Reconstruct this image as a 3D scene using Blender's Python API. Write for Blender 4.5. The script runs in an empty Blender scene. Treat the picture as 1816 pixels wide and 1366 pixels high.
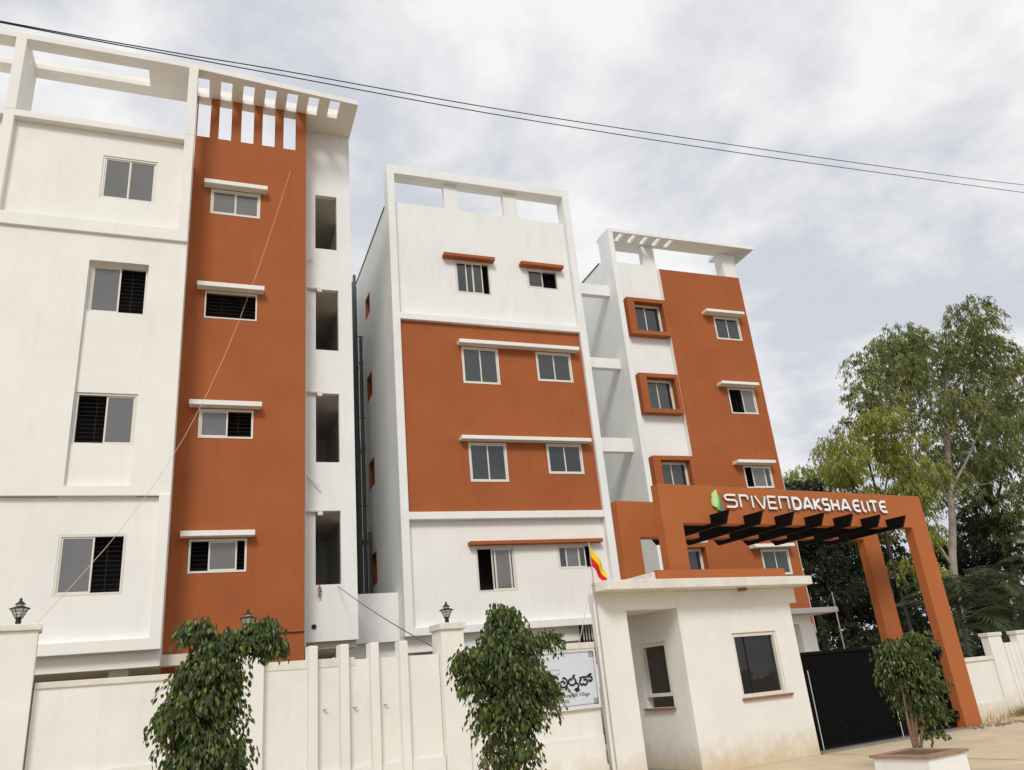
import bpy, bmesh, math, random
from mathutils import Vector, Matrix
random.seed(7)
R = math.radians
scene = bpy.context.scene
col = scene.collection

# ------------------------------------------------------------------ camera
EYE = 1.6
cam = bpy.data.cameras.new('camera')
cam_o = bpy.data.objects.new('camera', cam); col.objects.link(cam_o)
cam.sensor_width = 36.0
cam.lens = 36.0 * 1411.26 / 1816.0
cam.clip_end = 3000.0
right = Vector((0.93371, -0.34647, -0.09019)); down = Vector((0.04701, 0.36838, -0.92849)); fwd = Vector((0.35492, 0.86270, 0.36025))
cam_o.matrix_world = Matrix(((right.x, -down.x, -fwd.x, 0), (right.y, -down.y, -fwd.y, 0), (right.z, -down.z, -fwd.z, EYE), (0, 0, 0, 1)))
scene.camera = cam_o
scene.render.resolution_x = 1024; scene.render.resolution_y = 770

# ------------------------------------------------------------------ light
SUN_AZ = R(203)      # compass-like angle of the sun seen from the scene, measured from +Y towards +X
SUN_EL = R(42)
sd = Vector((math.sin(SUN_AZ) * math.cos(SUN_EL), math.cos(SUN_AZ) * math.cos(SUN_EL), math.sin(SUN_EL)))
sun = bpy.data.lights.new('sun', 'SUN'); sun.energy = 1.5; sun.angle = R(16); sun.color = (1.0, 0.965, 0.915)
sun_o = bpy.data.objects.new('sun', sun); col.objects.link(sun_o)
sun_o.rotation_euler = (-sd).to_track_quat('-Z', 'Y').to_euler()
sun_o.location = (-20, -30, 40)

world = bpy.data.worlds.new('World'); scene.world = world; world.use_nodes = True
nt = world.node_tree; nt.nodes.clear()
def N(t, **kw):
    n = nt.nodes.new(t)
    for k, v in kw.items(): setattr(n, k, v)
    return n
out = N('ShaderNodeOutputWorld'); mix = N('ShaderNodeMixShader')
b1 = N('ShaderNodeBackground'); b2 = N('ShaderNodeBackground')
sky = N('ShaderNodeTexSky', sky_type='NISHITA'); sky.sun_disc = False
sky.sun_elevation = SUN_EL; sky.sun_rotation = SUN_AZ; sky.air_density = 1.2; sky.dust_density = 2.0
nt.links.new(sky.outputs[0], b1.inputs[0]); b1.inputs[1].default_value = 0.10
tc = N('ShaderNodeTexCoord')
sep = N('ShaderNodeSeparateXYZ'); nt.links.new(tc.outputs['Generated'], sep.inputs[0])
zc = N('ShaderNodeMath', operation='ADD'); nt.links.new(sep.outputs[2], zc.inputs[0]); zc.inputs[1].default_value = 0.28
za = N('ShaderNodeMath', operation='MAXIMUM'); nt.links.new(zc.outputs[0], za.inputs[0]); za.inputs[1].default_value = 0.08
dx = N('ShaderNodeMath', operation='DIVIDE'); dy = N('ShaderNodeMath', operation='DIVIDE')
nt.links.new(sep.outputs[0], dx.inputs[0]); nt.links.new(za.outputs[0], dx.inputs[1])
nt.links.new(sep.outputs[1], dy.inputs[0]); nt.links.new(za.outputs[0], dy.inputs[1])
cmb = N('ShaderNodeCombineXYZ'); nt.links.new(dx.outputs[0], cmb.inputs[0]); nt.links.new(dy.outputs[0], cmb.inputs[1])
mp = N('ShaderNodeMapping'); mp.inputs['Location'].default_value = (3.1, 1.7, 0.4); mp.inputs['Scale'].default_value = (1.0, 1.0, 1.0)
nt.links.new(cmb.outputs[0], mp.inputs[0])
n1 = N('ShaderNodeTexNoise'); n1.inputs['Scale'].default_value = 3.3; n1.inputs['Detail'].default_value = 11; n1.inputs['Roughness'].default_value = 0.57; n1.inputs['Distortion'].default_value = 0.18
n2 = N('ShaderNodeTexNoise'); n2.inputs['Scale'].default_value = 0.8; n2.inputs['Detail'].default_value = 4; n2.inputs['Roughness'].default_value = 0.5
nt.links.new(mp.outputs[0], n1.inputs['Vector']); nt.links.new(mp.outputs[0], n2.inputs['Vector'])
cr = N('ShaderNodeValToRGB')
els = cr.color_ramp.elements
els[0].position = 0.41; els[0].color = (0.495, 0.51, 0.555, 1)
els[1].position = 0.62; els[1].color = (0.73, 0.728, 0.722, 1)
m_ = els.new(0.50); m_.color = (0.60, 0.607, 0.625, 1)
nt.links.new(n1.outputs[0], cr.inputs[0]); nt.links.new(cr.outputs[0], b2.inputs[0]); b2.inputs[1].default_value = 1.0
mr = N('ShaderNodeMapRange'); mr.inputs['From Min'].default_value = 0.3; mr.inputs['From Max'].default_value = 0.62; mr.inputs['To Min'].default_value = 0.93; mr.inputs['To Max'].default_value = 1.0
nt.links.new(n2.outputs[0], mr.inputs['Value']); nt.links.new(mr.outputs[0], mix.inputs[0])
nt.links.new(b1.outputs[0], mix.inputs[1]); nt.links.new(b2.outputs[0], mix.inputs[2]); nt.links.new(mix.outputs[0], out.inputs[0])

scene.view_settings.view_transform = 'Standard'; scene.view_settings.look = 'None'
scene.view_settings.exposure = 0.40; scene.view_settings.gamma = 1.0; scene.view_settings.use_curve_mapping = False

# ------------------------------------------------------------------ materials
def mat(name, colour, rough=0.8, var=0.0, scale=3.0, bump=0.0, bscale=60.0, spec=0.3, streak=0.0, metallic=0.0, stain=None, stain_amt=0.0, dark=None, transl=0.0, base=None):
    m = bpy.data.materials.new(name); m.use_nodes = True
    t = m.node_tree; p = t.nodes['Principled BSDF']
    p.inputs['Roughness'].default_value = rough; p.inputs['Metallic'].default_value = metallic
    p.inputs['Specular IOR Level'].default_value = spec
    c = (*colour, 1)
    p.inputs['Base Color'].default_value = c
    last = None
    g = t.nodes.new('ShaderNodeNewGeometry')
    if var > 0:
        n = t.nodes.new('ShaderNodeTexNoise'); n.inputs['Scale'].default_value = scale; n.inputs['Detail'].default_value = 8; n.inputs['Roughness'].default_value = 0.62
        t.links.new(g.outputs['Position'], n.inputs['Vector'])
        r = t.nodes.new('ShaderNodeValToRGB'); r.color_ramp.elements[0].position = 0.3; r.color_ramp.elements[1].position = 0.7
        lo = tuple(x * (1 - var) for x in colour) if dark is None else dark
        r.color_ramp.elements[0].color = (*lo, 1); r.color_ramp.elements[1].color = (*[min(1, x * (1 + var * 0.6)) for x in colour], 1)
        t.links.new(n.outputs[0], r.inputs[0]); last = r.outputs[0]
    if stain is not None:
        mp = t.nodes.new('ShaderNodeMapping'); mp.inputs['Scale'].default_value = (1.0, 1.0, 0.16) if streak else (1, 1, 1)
        t.links.new(g.outputs['Position'], mp.inputs[0])
        n = t.nodes.new('ShaderNodeTexNoise'); n.inputs['Scale'].default_value = 4.5; n.inputs['Detail'].default_value = 10; n.inputs['Roughness'].default_value = 0.7
        t.links.new(mp.outputs[0], n.inputs['Vector'])
        q = t.nodes.new('ShaderNodeMapRange'); q.inputs['From Min'].default_value = 0.52; q.inputs['From Max'].default_value = 0.82; q.inputs['To Max'].default_value = stain_amt
        t.links.new(n.outputs[0], q.inputs['Value'])
        mx = t.nodes.new('ShaderNodeMix'); mx.data_type = 'RGBA'
        t.links.new(q.outputs[0], mx.inputs['Factor'])
        if last: t.links.new(last, mx.inputs['A'])
        else: mx.inputs['A'].default_value = c
        mx.inputs['B'].default_value = (*stain, 1)
        last = mx.outputs['Result']
    if base is not None:      # splashed dirt near the ground, with a ragged upper edge
        sx = t.nodes.new('ShaderNodeSeparateXYZ'); t.links.new(g.outputs['Position'], sx.inputs[0])
        n = t.nodes.new('ShaderNodeTexNoise'); n.inputs['Scale'].default_value = 3.5; n.inputs['Detail'].default_value = 8; n.inputs['Roughness'].default_value = 0.7
        t.links.new(g.outputs['Position'], n.inputs['Vector'])
        ma = t.nodes.new('ShaderNodeMath'); ma.operation = 'MULTIPLY_ADD'; ma.inputs[1].default_value = 0.9; ma.inputs[2].default_value = -0.02
        t.links.new(n.outputs[0], ma.inputs[0])
        sb = t.nodes.new('ShaderNodeMath'); sb.operation = 'SUBTRACT'; t.links.new(ma.outputs[0], sb.inputs[0]); t.links.new(sx.outputs[2], sb.inputs[1])
        q = t.nodes.new('ShaderNodeMapRange'); q.inputs['From Min'].default_value = -0.10; q.inputs['From Max'].default_value = 0.42; q.inputs['To Max'].default_value = 0.75
        t.links.new(sb.outputs[0], q.inputs['Value'])
        mx = t.nodes.new('ShaderNodeMix'); mx.data_type = 'RGBA'; t.links.new(q.outputs[0], mx.inputs['Factor'])
        if last: t.links.new(last, mx.inputs['A'])
        else: mx.inputs['A'].default_value = c
        mx.inputs['B'].default_value = (*base, 1); last = mx.outputs['Result']
    if last: t.links.new(last, p.inputs['Base Color'])
    if bump > 0:
        n = t.nodes.new('ShaderNodeTexNoise'); n.inputs['Scale'].default_value = bscale; n.inputs['Detail'].default_value = 5
        n3 = t.nodes.new('ShaderNodeTexNoise'); n3.inputs['Scale'].default_value = 2.2; n3.inputs['Detail'].default_value = 3
        t.links.new(g.outputs['Position'], n.inputs['Vector']); t.links.new(g.outputs['Position'], n3.inputs['Vector'])
        ad = t.nodes.new('ShaderNodeMath'); ad.operation = 'MULTIPLY_ADD'; ad.inputs[1].default_value = 3.0
        t.links.new(n3.outputs[0], ad.inputs[0]); t.links.new(n.outputs[0], ad.inputs[2])
        b = t.nodes.new('ShaderNodeBump'); b.inputs['Strength'].default_value = bump; b.inputs['Distance'].default_value = 0.02
        t.links.new(ad.outputs[0], b.inputs['Height']); t.links.new(b.outputs[0], p.inputs['Normal'])
    if transl > 0:
        o = t.nodes['Material Output']; tr = t.nodes.new('ShaderNodeBsdfTranslucent'); tr.inputs[0].default_value = (min(1, colour[0] * 1.6), min(1, colour[1] * 1.7), colour[2] * 0.8, 1)
        ms = t.nodes.new('ShaderNodeMixShader'); ms.inputs[0].default_value = transl
        t.links.new(p.outputs[0], ms.inputs[1]); t.links.new(tr.outputs[0], ms.inputs[2]); t.links.new(ms.outputs[0], o.inputs[0])
    return m

def glassy(name, base, refl, rough=0.03):
    m = bpy.data.materials.new(name); m.use_nodes = True; t = m.node_tree; t.nodes.clear()
    o = t.nodes.new('ShaderNodeOutputMaterial'); d = t.nodes.new('ShaderNodeBsdfDiffuse'); d.inputs[0].default_value = (*base, 1)
    gl = t.nodes.new('ShaderNodeBsdfGlossy'); gl.inputs[0].default_value = (0.95, 0.97, 1.0, 1); gl.inputs['Roughness'].default_value = rough
    g = t.nodes.new('ShaderNodeNewGeometry'); n = t.nodes.new('ShaderNodeTexNoise'); n.inputs['Scale'].default_value = 1.6; n.inputs['Detail'].default_value = 2
    t.links.new(g.outputs['Position'], n.inputs['Vector'])
    b = t.nodes.new('ShaderNodeBump'); b.inputs['Strength'].default_value = 0.05; b.inputs['Distance'].default_value = 0.1
    t.links.new(n.outputs[0], b.inputs['Height']); t.links.new(b.outputs[0], gl.inputs['Normal'])
    lw = t.nodes.new('ShaderNodeFresnel'); lw.inputs[0].default_value = 1.5
    ad = t.nodes.new('ShaderNodeMath'); ad.operation = 'ADD'; ad.use_clamp = True; ad.inputs[1].default_value = refl
    t.links.new(lw.outputs[0], ad.inputs[0])
    x = t.nodes.new('ShaderNodeMixShader'); t.links.new(ad.outputs[0], x.inputs[0]); t.links.new(d.outputs[0], x.inputs[1]); t.links.new(gl.outputs[0], x.inputs[2]); t.links.new(x.outputs[0], o.inputs[0])
    return m

M = {}
M['cream'] = mat('cream_paint', (0.815, 0.80, 0.755), 0.85, 0.05, 0.7, 0.12, 45, stain=(0.60, 0.56, 0.48), stain_amt=0.30, streak=1)
M['white'] = mat('white_paint', (0.795, 0.805, 0.785), 0.85, 0.05, 0.7, 0.12, 45, stain=(0.52, 0.51, 0.47), stain_amt=0.38, streak=1)
M['orange'] = mat('terracotta_paint', (0.352, 0.101, 0.030), 0.8, 0.10, 0.9, 0.12, 45, stain=(0.26, 0.072, 0.026), stain_amt=0.5, streak=1)
M['orange2'] = mat('gate_orange_paint', (0.41, 0.125, 0.036), 0.8, 0.07, 0.8, 0.08, 45, stain=(0.33, 0.095, 0.03), stain_amt=0.4, streak=1)
M['frame'] = mat('cream_aluminium', (0.70, 0.67, 0.59), 0.45, 0.04, 4, spec=0.4)
M['wall'] = mat('compound_paint', (0.775, 0.76, 0.715), 0.88, 0.06, 1.1, 0.18, 38, stain=(0.60, 0.53, 0.41), stain_amt=0.32, streak=1, base=(0.56, 0.42, 0.24))
M['coping'] = mat('weathered_coping', (0.72, 0.69, 0.62), 0.9, 0.12, 3, 0.25, 30, stain=(0.42, 0.39, 0.34), stain_amt=0.6)
M['interior'] = mat('room_shade', (0.05, 0.047, 0.043), 0.95, 0.2, 1.5)  # near-black colour stands in for the shade inside the rooms
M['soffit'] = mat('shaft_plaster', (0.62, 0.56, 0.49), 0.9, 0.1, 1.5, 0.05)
M['pane'] = glassy('tinted_pane', (0.026, 0.030, 0.031), 0.035)
M['pane_light'] = glassy('frosted_pane', (0.125, 0.122, 0.115), 0.05, 0.06)
M['pane_dark'] = glassy('dark_reflection_pane', (0.016, 0.014, 0.011), 0.0)  # darkened tint stands in for trees mirrored from across the street
M['black'] = mat('black_steel', (0.0035, 0.0035, 0.0038), 0.62, 0.2, 5, spec=0.12)
M['bars'] = mat('grille_steel', (0.018, 0.0175, 0.017), 0.7)
M['pvc'] = mat('grey_pvc', (0.10, 0.105, 0.112), 0.5, 0.2, 3)
M['whitepvc'] = mat('white_pvc', (0.72, 0.71, 0.67), 0.5, 0.06, 3)
M['rail'] = mat('dark_flashing', (0.10, 0.095, 0.09), 0.6)
M['sill'] = mat('red_stone_sill', (0.30, 0.12, 0.075), 0.5, 0.15, 6)
M['sign'] = mat('sign_board', (0.60, 0.64, 0.70), 0.4, 0.03, 1)
M['ink'] = mat('black_print', (0.012, 0.012, 0.014), 0.5)
M['line'] = mat('grey_blue_print', (0.07, 0.085, 0.13), 0.5)
M['letter'] = mat('white_acrylic', (0.86, 0.85, 0.84), 0.35, 0.02, 2)
M['letter_side'] = mat('letter_return', (0.28, 0.25, 0.23), 0.5)
M['g1'] = mat('pale_green_acrylic', (0.50, 0.72, 0.28), 0.35); M['g2'] = mat('green_acrylic', (0.12, 0.50, 0.12), 0.35); M['g3'] = mat('teal_acrylic', (0.02, 0.24, 0.26), 0.35)
M['flag_y'] = mat('yellow_cloth', (0.88, 0.62, 0.02), 0.8, 0.06, 6, transl=0.25); M['flag_r'] = mat('red_cloth', (0.62, 0.015, 0.02), 0.8, 0.08, 6, transl=0.2)
M['steel'] = mat('galvanised_steel', (0.42, 0.42, 0.42), 0.4, 0.1, 4, metallic=0.6)
M['steel_pale'] = mat('bright_steel', (0.55, 0.55, 0.54), 0.4, 0.1, 4)
M['cable'] = mat('black_cable', (0.012, 0.012, 0.015), 0.6)
M['rope'] = mat('pale_cable', (0.62, 0.48, 0.36), 0.7)
M['ground'] = mat('sandy_ground', (0.23, 0.185, 0.125), 0.95, 0.22, 0.6, 0.5, 25, stain=(0.17, 0.145, 0.10), stain_amt=0.6)
M['drive'] = mat('concrete_drive', (0.60, 0.485, 0.33), 0.92, 0.18, 0.8, 0.45, 30, stain=(0.47, 0.40, 0.30), stain_amt=0.6)
M['kerb'] = mat('grey_kerb', (0.26, 0.24, 0.21), 0.9, 0.2, 4, 0.3)
M['dirt'] = mat('dry_earth', (0.50, 0.37, 0.22), 0.98, 0.3, 3, 0.8, 20)
M['bark'] = mat('brown_bark', (0.20, 0.125, 0.08), 0.9, 0.35, 14, 0.5, 40)
M['euc_bark'] = mat('pale_bark', (0.36, 0.31, 0.255), 0.9, 0.3, 3, 0.4, 20, stain=(0.16, 0.13, 0.11), stain_amt=0.7)
M['dark_bark'] = mat('dark_bark', (0.07, 0.055, 0.045), 0.95, 0.3, 6, 0.4)
def leaf(n, c, tr=0.25, rough=0.5): return mat(n, c, rough, 0.25, 2.0, spec=0.35, transl=tr)
M['f1'] = leaf('ficus_dark', (0.042, 0.064, 0.021), 0.2, 0.34); M['f2'] = leaf('ficus_mid', (0.082, 0.112, 0.030), 0.25, 0.34); M['f3'] = leaf('ficus_yellow_highlight', (0.20, 0.23, 0.05), 0.3, 0.38)  # yellow-green leaves double as painted highlights on the crowns
M['e1'] = leaf('eucalypt_dark', (0.078, 0.108, 0.036)); M['e2'] = leaf('eucalypt_mid', (0.15, 0.18, 0.06)); M['e3'] = leaf('eucalypt_olive', (0.27, 0.26, 0.075))
M['y1'] = leaf('yellow_leaf', (0.33, 0.33, 0.05)); M['y2'] = leaf('lime_leaf', (0.23, 0.255, 0.06))
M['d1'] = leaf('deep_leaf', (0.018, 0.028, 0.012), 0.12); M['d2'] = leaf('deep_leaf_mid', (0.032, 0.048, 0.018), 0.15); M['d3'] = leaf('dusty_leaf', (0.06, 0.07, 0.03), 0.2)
M['p1'] = leaf('palm_dark', (0.045, 0.062, 0.028), 0.2); M['p2'] = leaf('palm_mid', (0.085, 0.105, 0.045), 0.25); M['p3'] = leaf('palm_dry', (0.24, 0.13, 0.045), 0.2)
M['gr1'] = leaf('dry_grass', (0.30, 0.24, 0.10), 0.2); M['gr2'] = leaf('green_grass', (0.10, 0.13, 0.04), 0.2)
M['brass'] = mat('lamp_black', (0.015, 0.013, 0.011), 0.4, spec=0.4)
M['lampglass'] = mat('ribbed_lamp_glass', (0.62, 0.60, 0.53), 0.2, 0.15, 30, 0.4, 120, spec=0.5)
M['terracotta_rim'] = mat('planter_rim', (0.33, 0.21, 0.14), 0.9, 0.2, 6, 0.3)
M['soil'] = mat('planter_soil', (0.13, 0.09, 0.06), 1.0, 0.3, 12, 0.8, 30)

# ------------------------------------------------------------------ helpers
class MB:
    def __init__(s, off=(0, 0, 0)): s.v = []; s.f = []; s.mi = []; s.off = off; s.smooth = False
    def P(s, p): s.v.append((p[0] - s.off[0], p[1] - s.off[1], p[2] - s.off[2])); return len(s.v) - 1
    def face(s, pts, mi=0): s.f.append([s.P(p) for p in pts]); s.mi.append(mi)
    def box(s, x0, x1, y0, y1, z0, z1, mi=0):
        a = [s.P(p) for p in ((x0, y0, z0), (x1, y0, z0), (x1, y1, z0), (x0, y1, z0), (x0, y0, z1), (x1, y0, z1), (x1, y1, z1), (x0, y1, z1))]
        for q in ((0, 3, 2, 1), (4, 5, 6, 7), (0, 1, 5, 4), (1, 2, 6, 5), (2, 3, 7, 6), (3, 0, 4, 7)): s.f.append([a[i] for i in q]); s.mi.append(mi)
        return s
    def prism(s, poly, ext, mi=0, side=None):      # poly: list of 3-D points, ext: extrusion vector; cap 0 faces away from ext
        n = len(poly); e = Vector(ext)
        a = [s.P(p) for p in poly]; b = [s.P(Vector(p) + e) for p in poly]
        s.f.append(a); s.mi.append(mi); s.f.append(b[::-1]); s.mi.append(mi)
        for i in range(n): j = (i + 1) % n; s.f.append([a[j], a[i], b[i], b[j]]); s.mi.append(mi if side is None else side)
        return s
    def grid(s, us, vs, holes, w0, w1, mp, mi=0):  # solid plate with rectangular holes; mp(u,v,w)->xyz
        us = sorted(set([round(u, 4) for u in us] + [round(h[i], 4) for h in holes for i in (0, 1) if us[0] < h[i] < us[-1]]))
        vs = sorted(set([round(v, 4) for v in vs] + [round(h[i], 4) for h in holes for i in (2, 3) if vs[0] < h[i] < vs[-1]]))
        def fill(i, j):
            if i < 0 or j < 0 or i >= len(us) - 1 or j >= len(vs) - 1: return False
            u = (us[i] + us[i + 1]) / 2; v = (vs[j] + vs[j + 1]) / 2
            return not any(h[0] < u < h[1] and h[2] < v < h[3] for h in holes)
        cache = {}
        def V(i, j, w):
            k = (i, j, w)
            if k not in cache: cache[k] = s.P(mp(us[i], vs[j], w0 if w == 0 else w1))
            return cache[k]
        for i in range(len(us) - 1):
            for j in range(len(vs) - 1):
                if not fill(i, j): continue
                A = [(i, j), (i + 1, j), (i + 1, j + 1), (i, j + 1)]
                s.f.append([V(*p, 0) for p in A]); s.f.append([V(*p, 1) for p in A[::-1]]); s.mi += [mi, mi]
                for (p, q, di, dj) in ((A[0], A[1], 0, -1), (A[1], A[2], 1, 0), (A[2], A[3], 0, 1), (A[3], A[0], -1, 0)):
                    if not fill(i + di, j + dj): s.f.append([V(*q, 0), V(*p, 0), V(*p, 1), V(*q, 1)]); s.mi.append(mi)
        return s
    def wall(s, x0, x1, z0, z1, yf, th, holes=(), mi=0):   # front face at y = yf looking to -Y
        return s.grid([x0, x1], [z0, z1], list(holes), yf, yf + th, lambda u, v, w: (u, w, v), mi)
    def ring(s, x0, x1, z0, z1, yf, th, b, mi=0): return s.wall(x0, x1, z0, z1, yf, th, [(x0 + b, x1 - b, z0 + b, z1 - b)], mi)
    def tube(s, pts, r, n=6, mi=0, r2=None, caps=True):
        pts = [Vector(p) for p in pts]; rings = []
        for i, p in enumerate(pts):
            d = (pts[min(i + 1, len(pts) - 1)] - pts[max(i - 1, 0)]).normalized()
            a = d.orthogonal().normalized() if abs(d.z) > 0.9 else d.cross(Vector((0, 0, 1))).normalized()
            if abs(d.z) > 0.9: a = (Vector((1, 0, 0)) - d * d.x).normalized()
            b = d.cross(a)
            rr = r if r2 is None else r + (r2 - r) * i / max(1, len(pts) - 1)
            if isinstance(r, (list, tuple)): rr = r[i]
            rings.append([s.P(p + (a * math.cos(2 * math.pi * k / n) + b * math.sin(2 * math.pi * k / n)) * rr) for k in range(n)])
        for i in range(len(rings) - 1):
            for k in range(n):
                s.f.append([rings[i][k], rings[i][(k + 1) % n], rings[i + 1][(k + 1) % n], rings[i + 1][k]]); s.mi.append(mi)
        if caps: s.f.append(rings[0][::-1]); s.f.append(rings[-1]); s.mi += [mi, mi]
        return s
    def lathe(s, prof, c=(0, 0, 0), n=12, mi=0, sx=1, sy=1):
        rings = [[s.P((c[0] + r * sx * math.cos(2 * math.pi * k / n), c[1] + r * sy * math.sin(2 * math.pi * k / n), c[2] + z)) for k in range(n)] for r, z in prof]
        for i in range(len(rings) - 1):
            for k in range(n): s.f.append([rings[i][k], rings[i][(k + 1) % n], rings[i + 1][(k + 1) % n], rings[i + 1][k]]); s.mi.append(mi)
        s.f.append(rings[0][::-1]); s.f.append(rings[-1]); s.mi += [mi, mi]
        return s
    def build(s, name, mats, parent=None, smooth=False, bevel=0.0):
        me = bpy.data.meshes.new(name); me.from_pydata(s.v, [], s.f)
        if not isinstance(mats, (list, tuple)): mats = [mats]
        for m in mats: me.materials.append(M[m] if isinstance(m, str) else m)
        if len(mats) > 1: me.polygons.foreach_set('material_index', s.mi)
        if smooth: me.polygons.foreach_set('use_smooth', [True] * len(me.polygons))
        me.update()
        o = bpy.data.objects.new(name, me); col.objects.link(o)
        if parent is not None: o.parent = parent
        if bevel > 0:
            b = o.modifiers.new('bevel', 'BEVEL'); b.width = bevel; b.segments = 2; b.limit_method = 'ANGLE'
        return o

def tag(o, label=None, cat=None, group=None, kind=None):
    if label: o['label'] = label
    if cat: o['category'] = cat
    if group: o['group'] = group
    if kind: o['kind'] = kind
    return o
def empty(name, loc, rz=0.0):
    o = bpy.data.objects.new(name, None); col.objects.link(o); o.location = loc; o.rotation_euler = (0, 0, rz); o.empty_display_size = 0.3
    return o
def thing(name, label, cat, loc=(0, 0, 0), rz=0.0, group=None): return tag(empty(name, loc, rz), label, cat, group)

# gate-line frame: s runs along the street wall, k away from the street, turned 8 degrees to the facades
GA = R(8.0); GO = Vector((11.1, 13.5, 0))
ge = Vector((math.cos(GA), math.sin(GA), 0)); gn = Vector((-math.sin(GA), math.cos(GA), 0))
def G(s, k, z=0.0): return GO + ge * s + gn * k + Vector((0, 0, z))
def gthing(name, label, cat, s, k, z=0.0, group=None): return thing(name, label, cat, G(s, k, z), GA, group)

# ------------------------------------------------------------------ ground
o = MB(); o.face([(-500, -500, 0), (500, -500, 0), (500, 500, 0), (-500, 500, 0)]); tag(o.build('ground', 'ground'), kind='structure')
o = MB(); o.face([G(-30, -12, .004), G(30, -12, .004), G(30, 0.15, .004), G(-30, 0.15, .004)]); tag(o.build('road', 'drive'), kind='structure')
o = MB(); o.face([G(-0.2, -4.6, .008), G(6.5, -4.6, .008), G(5.2, 0.9, .008), G(5.0, 9.0, .008), G(0.1, 9.0, .008), G(0.1, -0.5, .008)]); tag(o.build('driveway', 'drive'), kind='structure')
o = MB(); o.prism([G(0.05, -0.02, 0.0), G(4.75, -0.02, 0.0), G(4.75, 0.42, 0.0), G(0.05, 0.42, 0.0)][::-1], (0, 0, 0.035)); tag(o.build('gate_kerb', 'kerb'), kind='structure')

# ------------------------------------------------------------------ windows
def window(parent, x0, x1, z0, z1, yf, panes, inset=-0.012, off=(0, 0, 0), light=(), b=0.045, bars=True):
    """mesh 'window' = outer frame; children: sash, pane, grille"""
    e = 0.003; y = yf + inset
    w = MB(off).ring(x0 + e, x1 - e, z0 + e, z1 - e, y, 0.075, b).build('window', 'frame', parent)
    tot = sum(p[1] for p in panes); xa = x0 + b; W = (x1 - x0 - 2 * b)
    any_open = False
    for i, (kd, fr) in enumerate(panes):
        xb = xa + W * fr / tot
        if kd in 'gl':
            dy = 0.022 if i % 2 == 0 else 0.034
            MB(off).ring(xa - (0.012 if i else -0.002), xb + (0.012 if i < len(panes) - 1 else -0.002), z0 + b + .002, z1 - b - .002, y + dy, 0.028, 0.034).build('sash', 'frame', w)
            MB(off).box(xa + .02, xb - .02, y + dy + .010, y + dy + .016, z0 + b + .02, z1 - b - .02).build('pane', 'pane_light' if kd == 'l' else 'pane', w)
        else: any_open = True
        xa = xb
    if any_open and bars:
        m = MB(off); zz = z0 + 0.11
        while zz < z1 - 0.06: m.box(x0 + .03, x1 - .03, y + .115, y + .125, zz, zz + .008); zz += 0.095
        for t in (0.33, 0.72): xx = x0 + (x1 - x0) * t; m.box(xx, xx + .012, y + .126, y + .136, z0 + .02, z1 - .02)
        m.build('grille', 'bars', w)
    return w
def sunshade(parent, x0, x1, zb, yf, mat_, proj=0.22, th=0.115, off=(0, 0, 0)):
    o = MB(off); o.box(x0, x1, yf - proj, yf + 0.02, zb, zb + th); return o.build('sunshade', mat_, parent, bevel=0.008)
G2 = [('g', 1), ('g', 1)]; LO = [('l', 1), ('o', .92)]; OL = [('o', 1), ('l', 1)]; LL = [('l', 1), ('l', 1)]

# ------------------------------------------------------------------ left apartment block
LB = (-4.0, 17.65, 0)
L = thing('apartment_building', 'tall cream and terracotta block with slotted roof canopy at the far left', 'building', LB)
P0, P1, P2, YO, YB = 17.63, 17.68, 17.79, 18.65, 19.40
XL0, XL1 = -9.5, -0.65
lw1 = (-2.62, -1.43, 13.26, 14.45); lw2 = (-2.62, -1.44, 10.28, 11.50); lw3 = (-2.62, -1.44, 7.21, 8.37); lw4 = (-2.64, -1.43, 4.13, 5.33)
# cream bay
m = MB(LB); m.wall(XL0, XL1 - .004, 12.36, 15.12, P2, 0.2, [lw1]); m.build('upper_panel', 'cream', L)
m = MB(LB); m.wall(XL0, XL1 - .002, 6.10, 12.34, P1, 0.1, [(-2.65, -1.43, 6.30, 11.52)]); m.build('middle_wall', 'cream', L)
m = MB(LB); m.wall(-2.75, -1.33, 6.05, 11.6, P2, 0.2, [lw2, lw3]); m.build('window_strip', 'cream', L)
m = MB(LB); m.wall(XL0, XL1 - .004, 3.1, 6.09, P2 + .004, 0.2, [lw4]); m.build('lower_panel', 'cream', L)
m = MB(LB); m.wall(XL0, XL1, 3.03, 6.12, P0 + .02, 0.17, [(XL0 - 1, -0.87, 3.26, 6.2)]); m.build('panel_border', 'cream', L, bevel=0.012)
m = MB(LB); m.wall(XL0, XL1, 12.20, 15.28, P0 - .02, 0.19, [(-4.52, -0.87, 12.52, 15.10), (XL0 - 1, -4.74, 12.52, 15.10)]); m.build('panel_border', 'cream', L, bevel=0.012)
m = MB(LB); m.box(XL0, XL1 - .01, P1 + .2, P1 + .45, 2.73, 3.06); m.build('edge_beam', 'cream', L)
m = MB(LB); m.box(-0.80, XL1 - .003, P2 + .2, YO + .1, 2.73, 15.12); m.build('bay_side_wall', 'cream', L)
for (xa, xb, ya, yb) in ((-4.74, -4.52, P0 - .021, 18.95), (-0.87, -0.65, P0 - .021, 17.95)): MB(LB).box(xa, xb, ya, yb, 15.281, 17.40).build('roof_post', 'cream', L)
MB(LB).box(XL0, XL1 - .02, P0 + .17, P0 + .42, 15.00, 15.262).build('parapet', 'cream', L)
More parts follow.
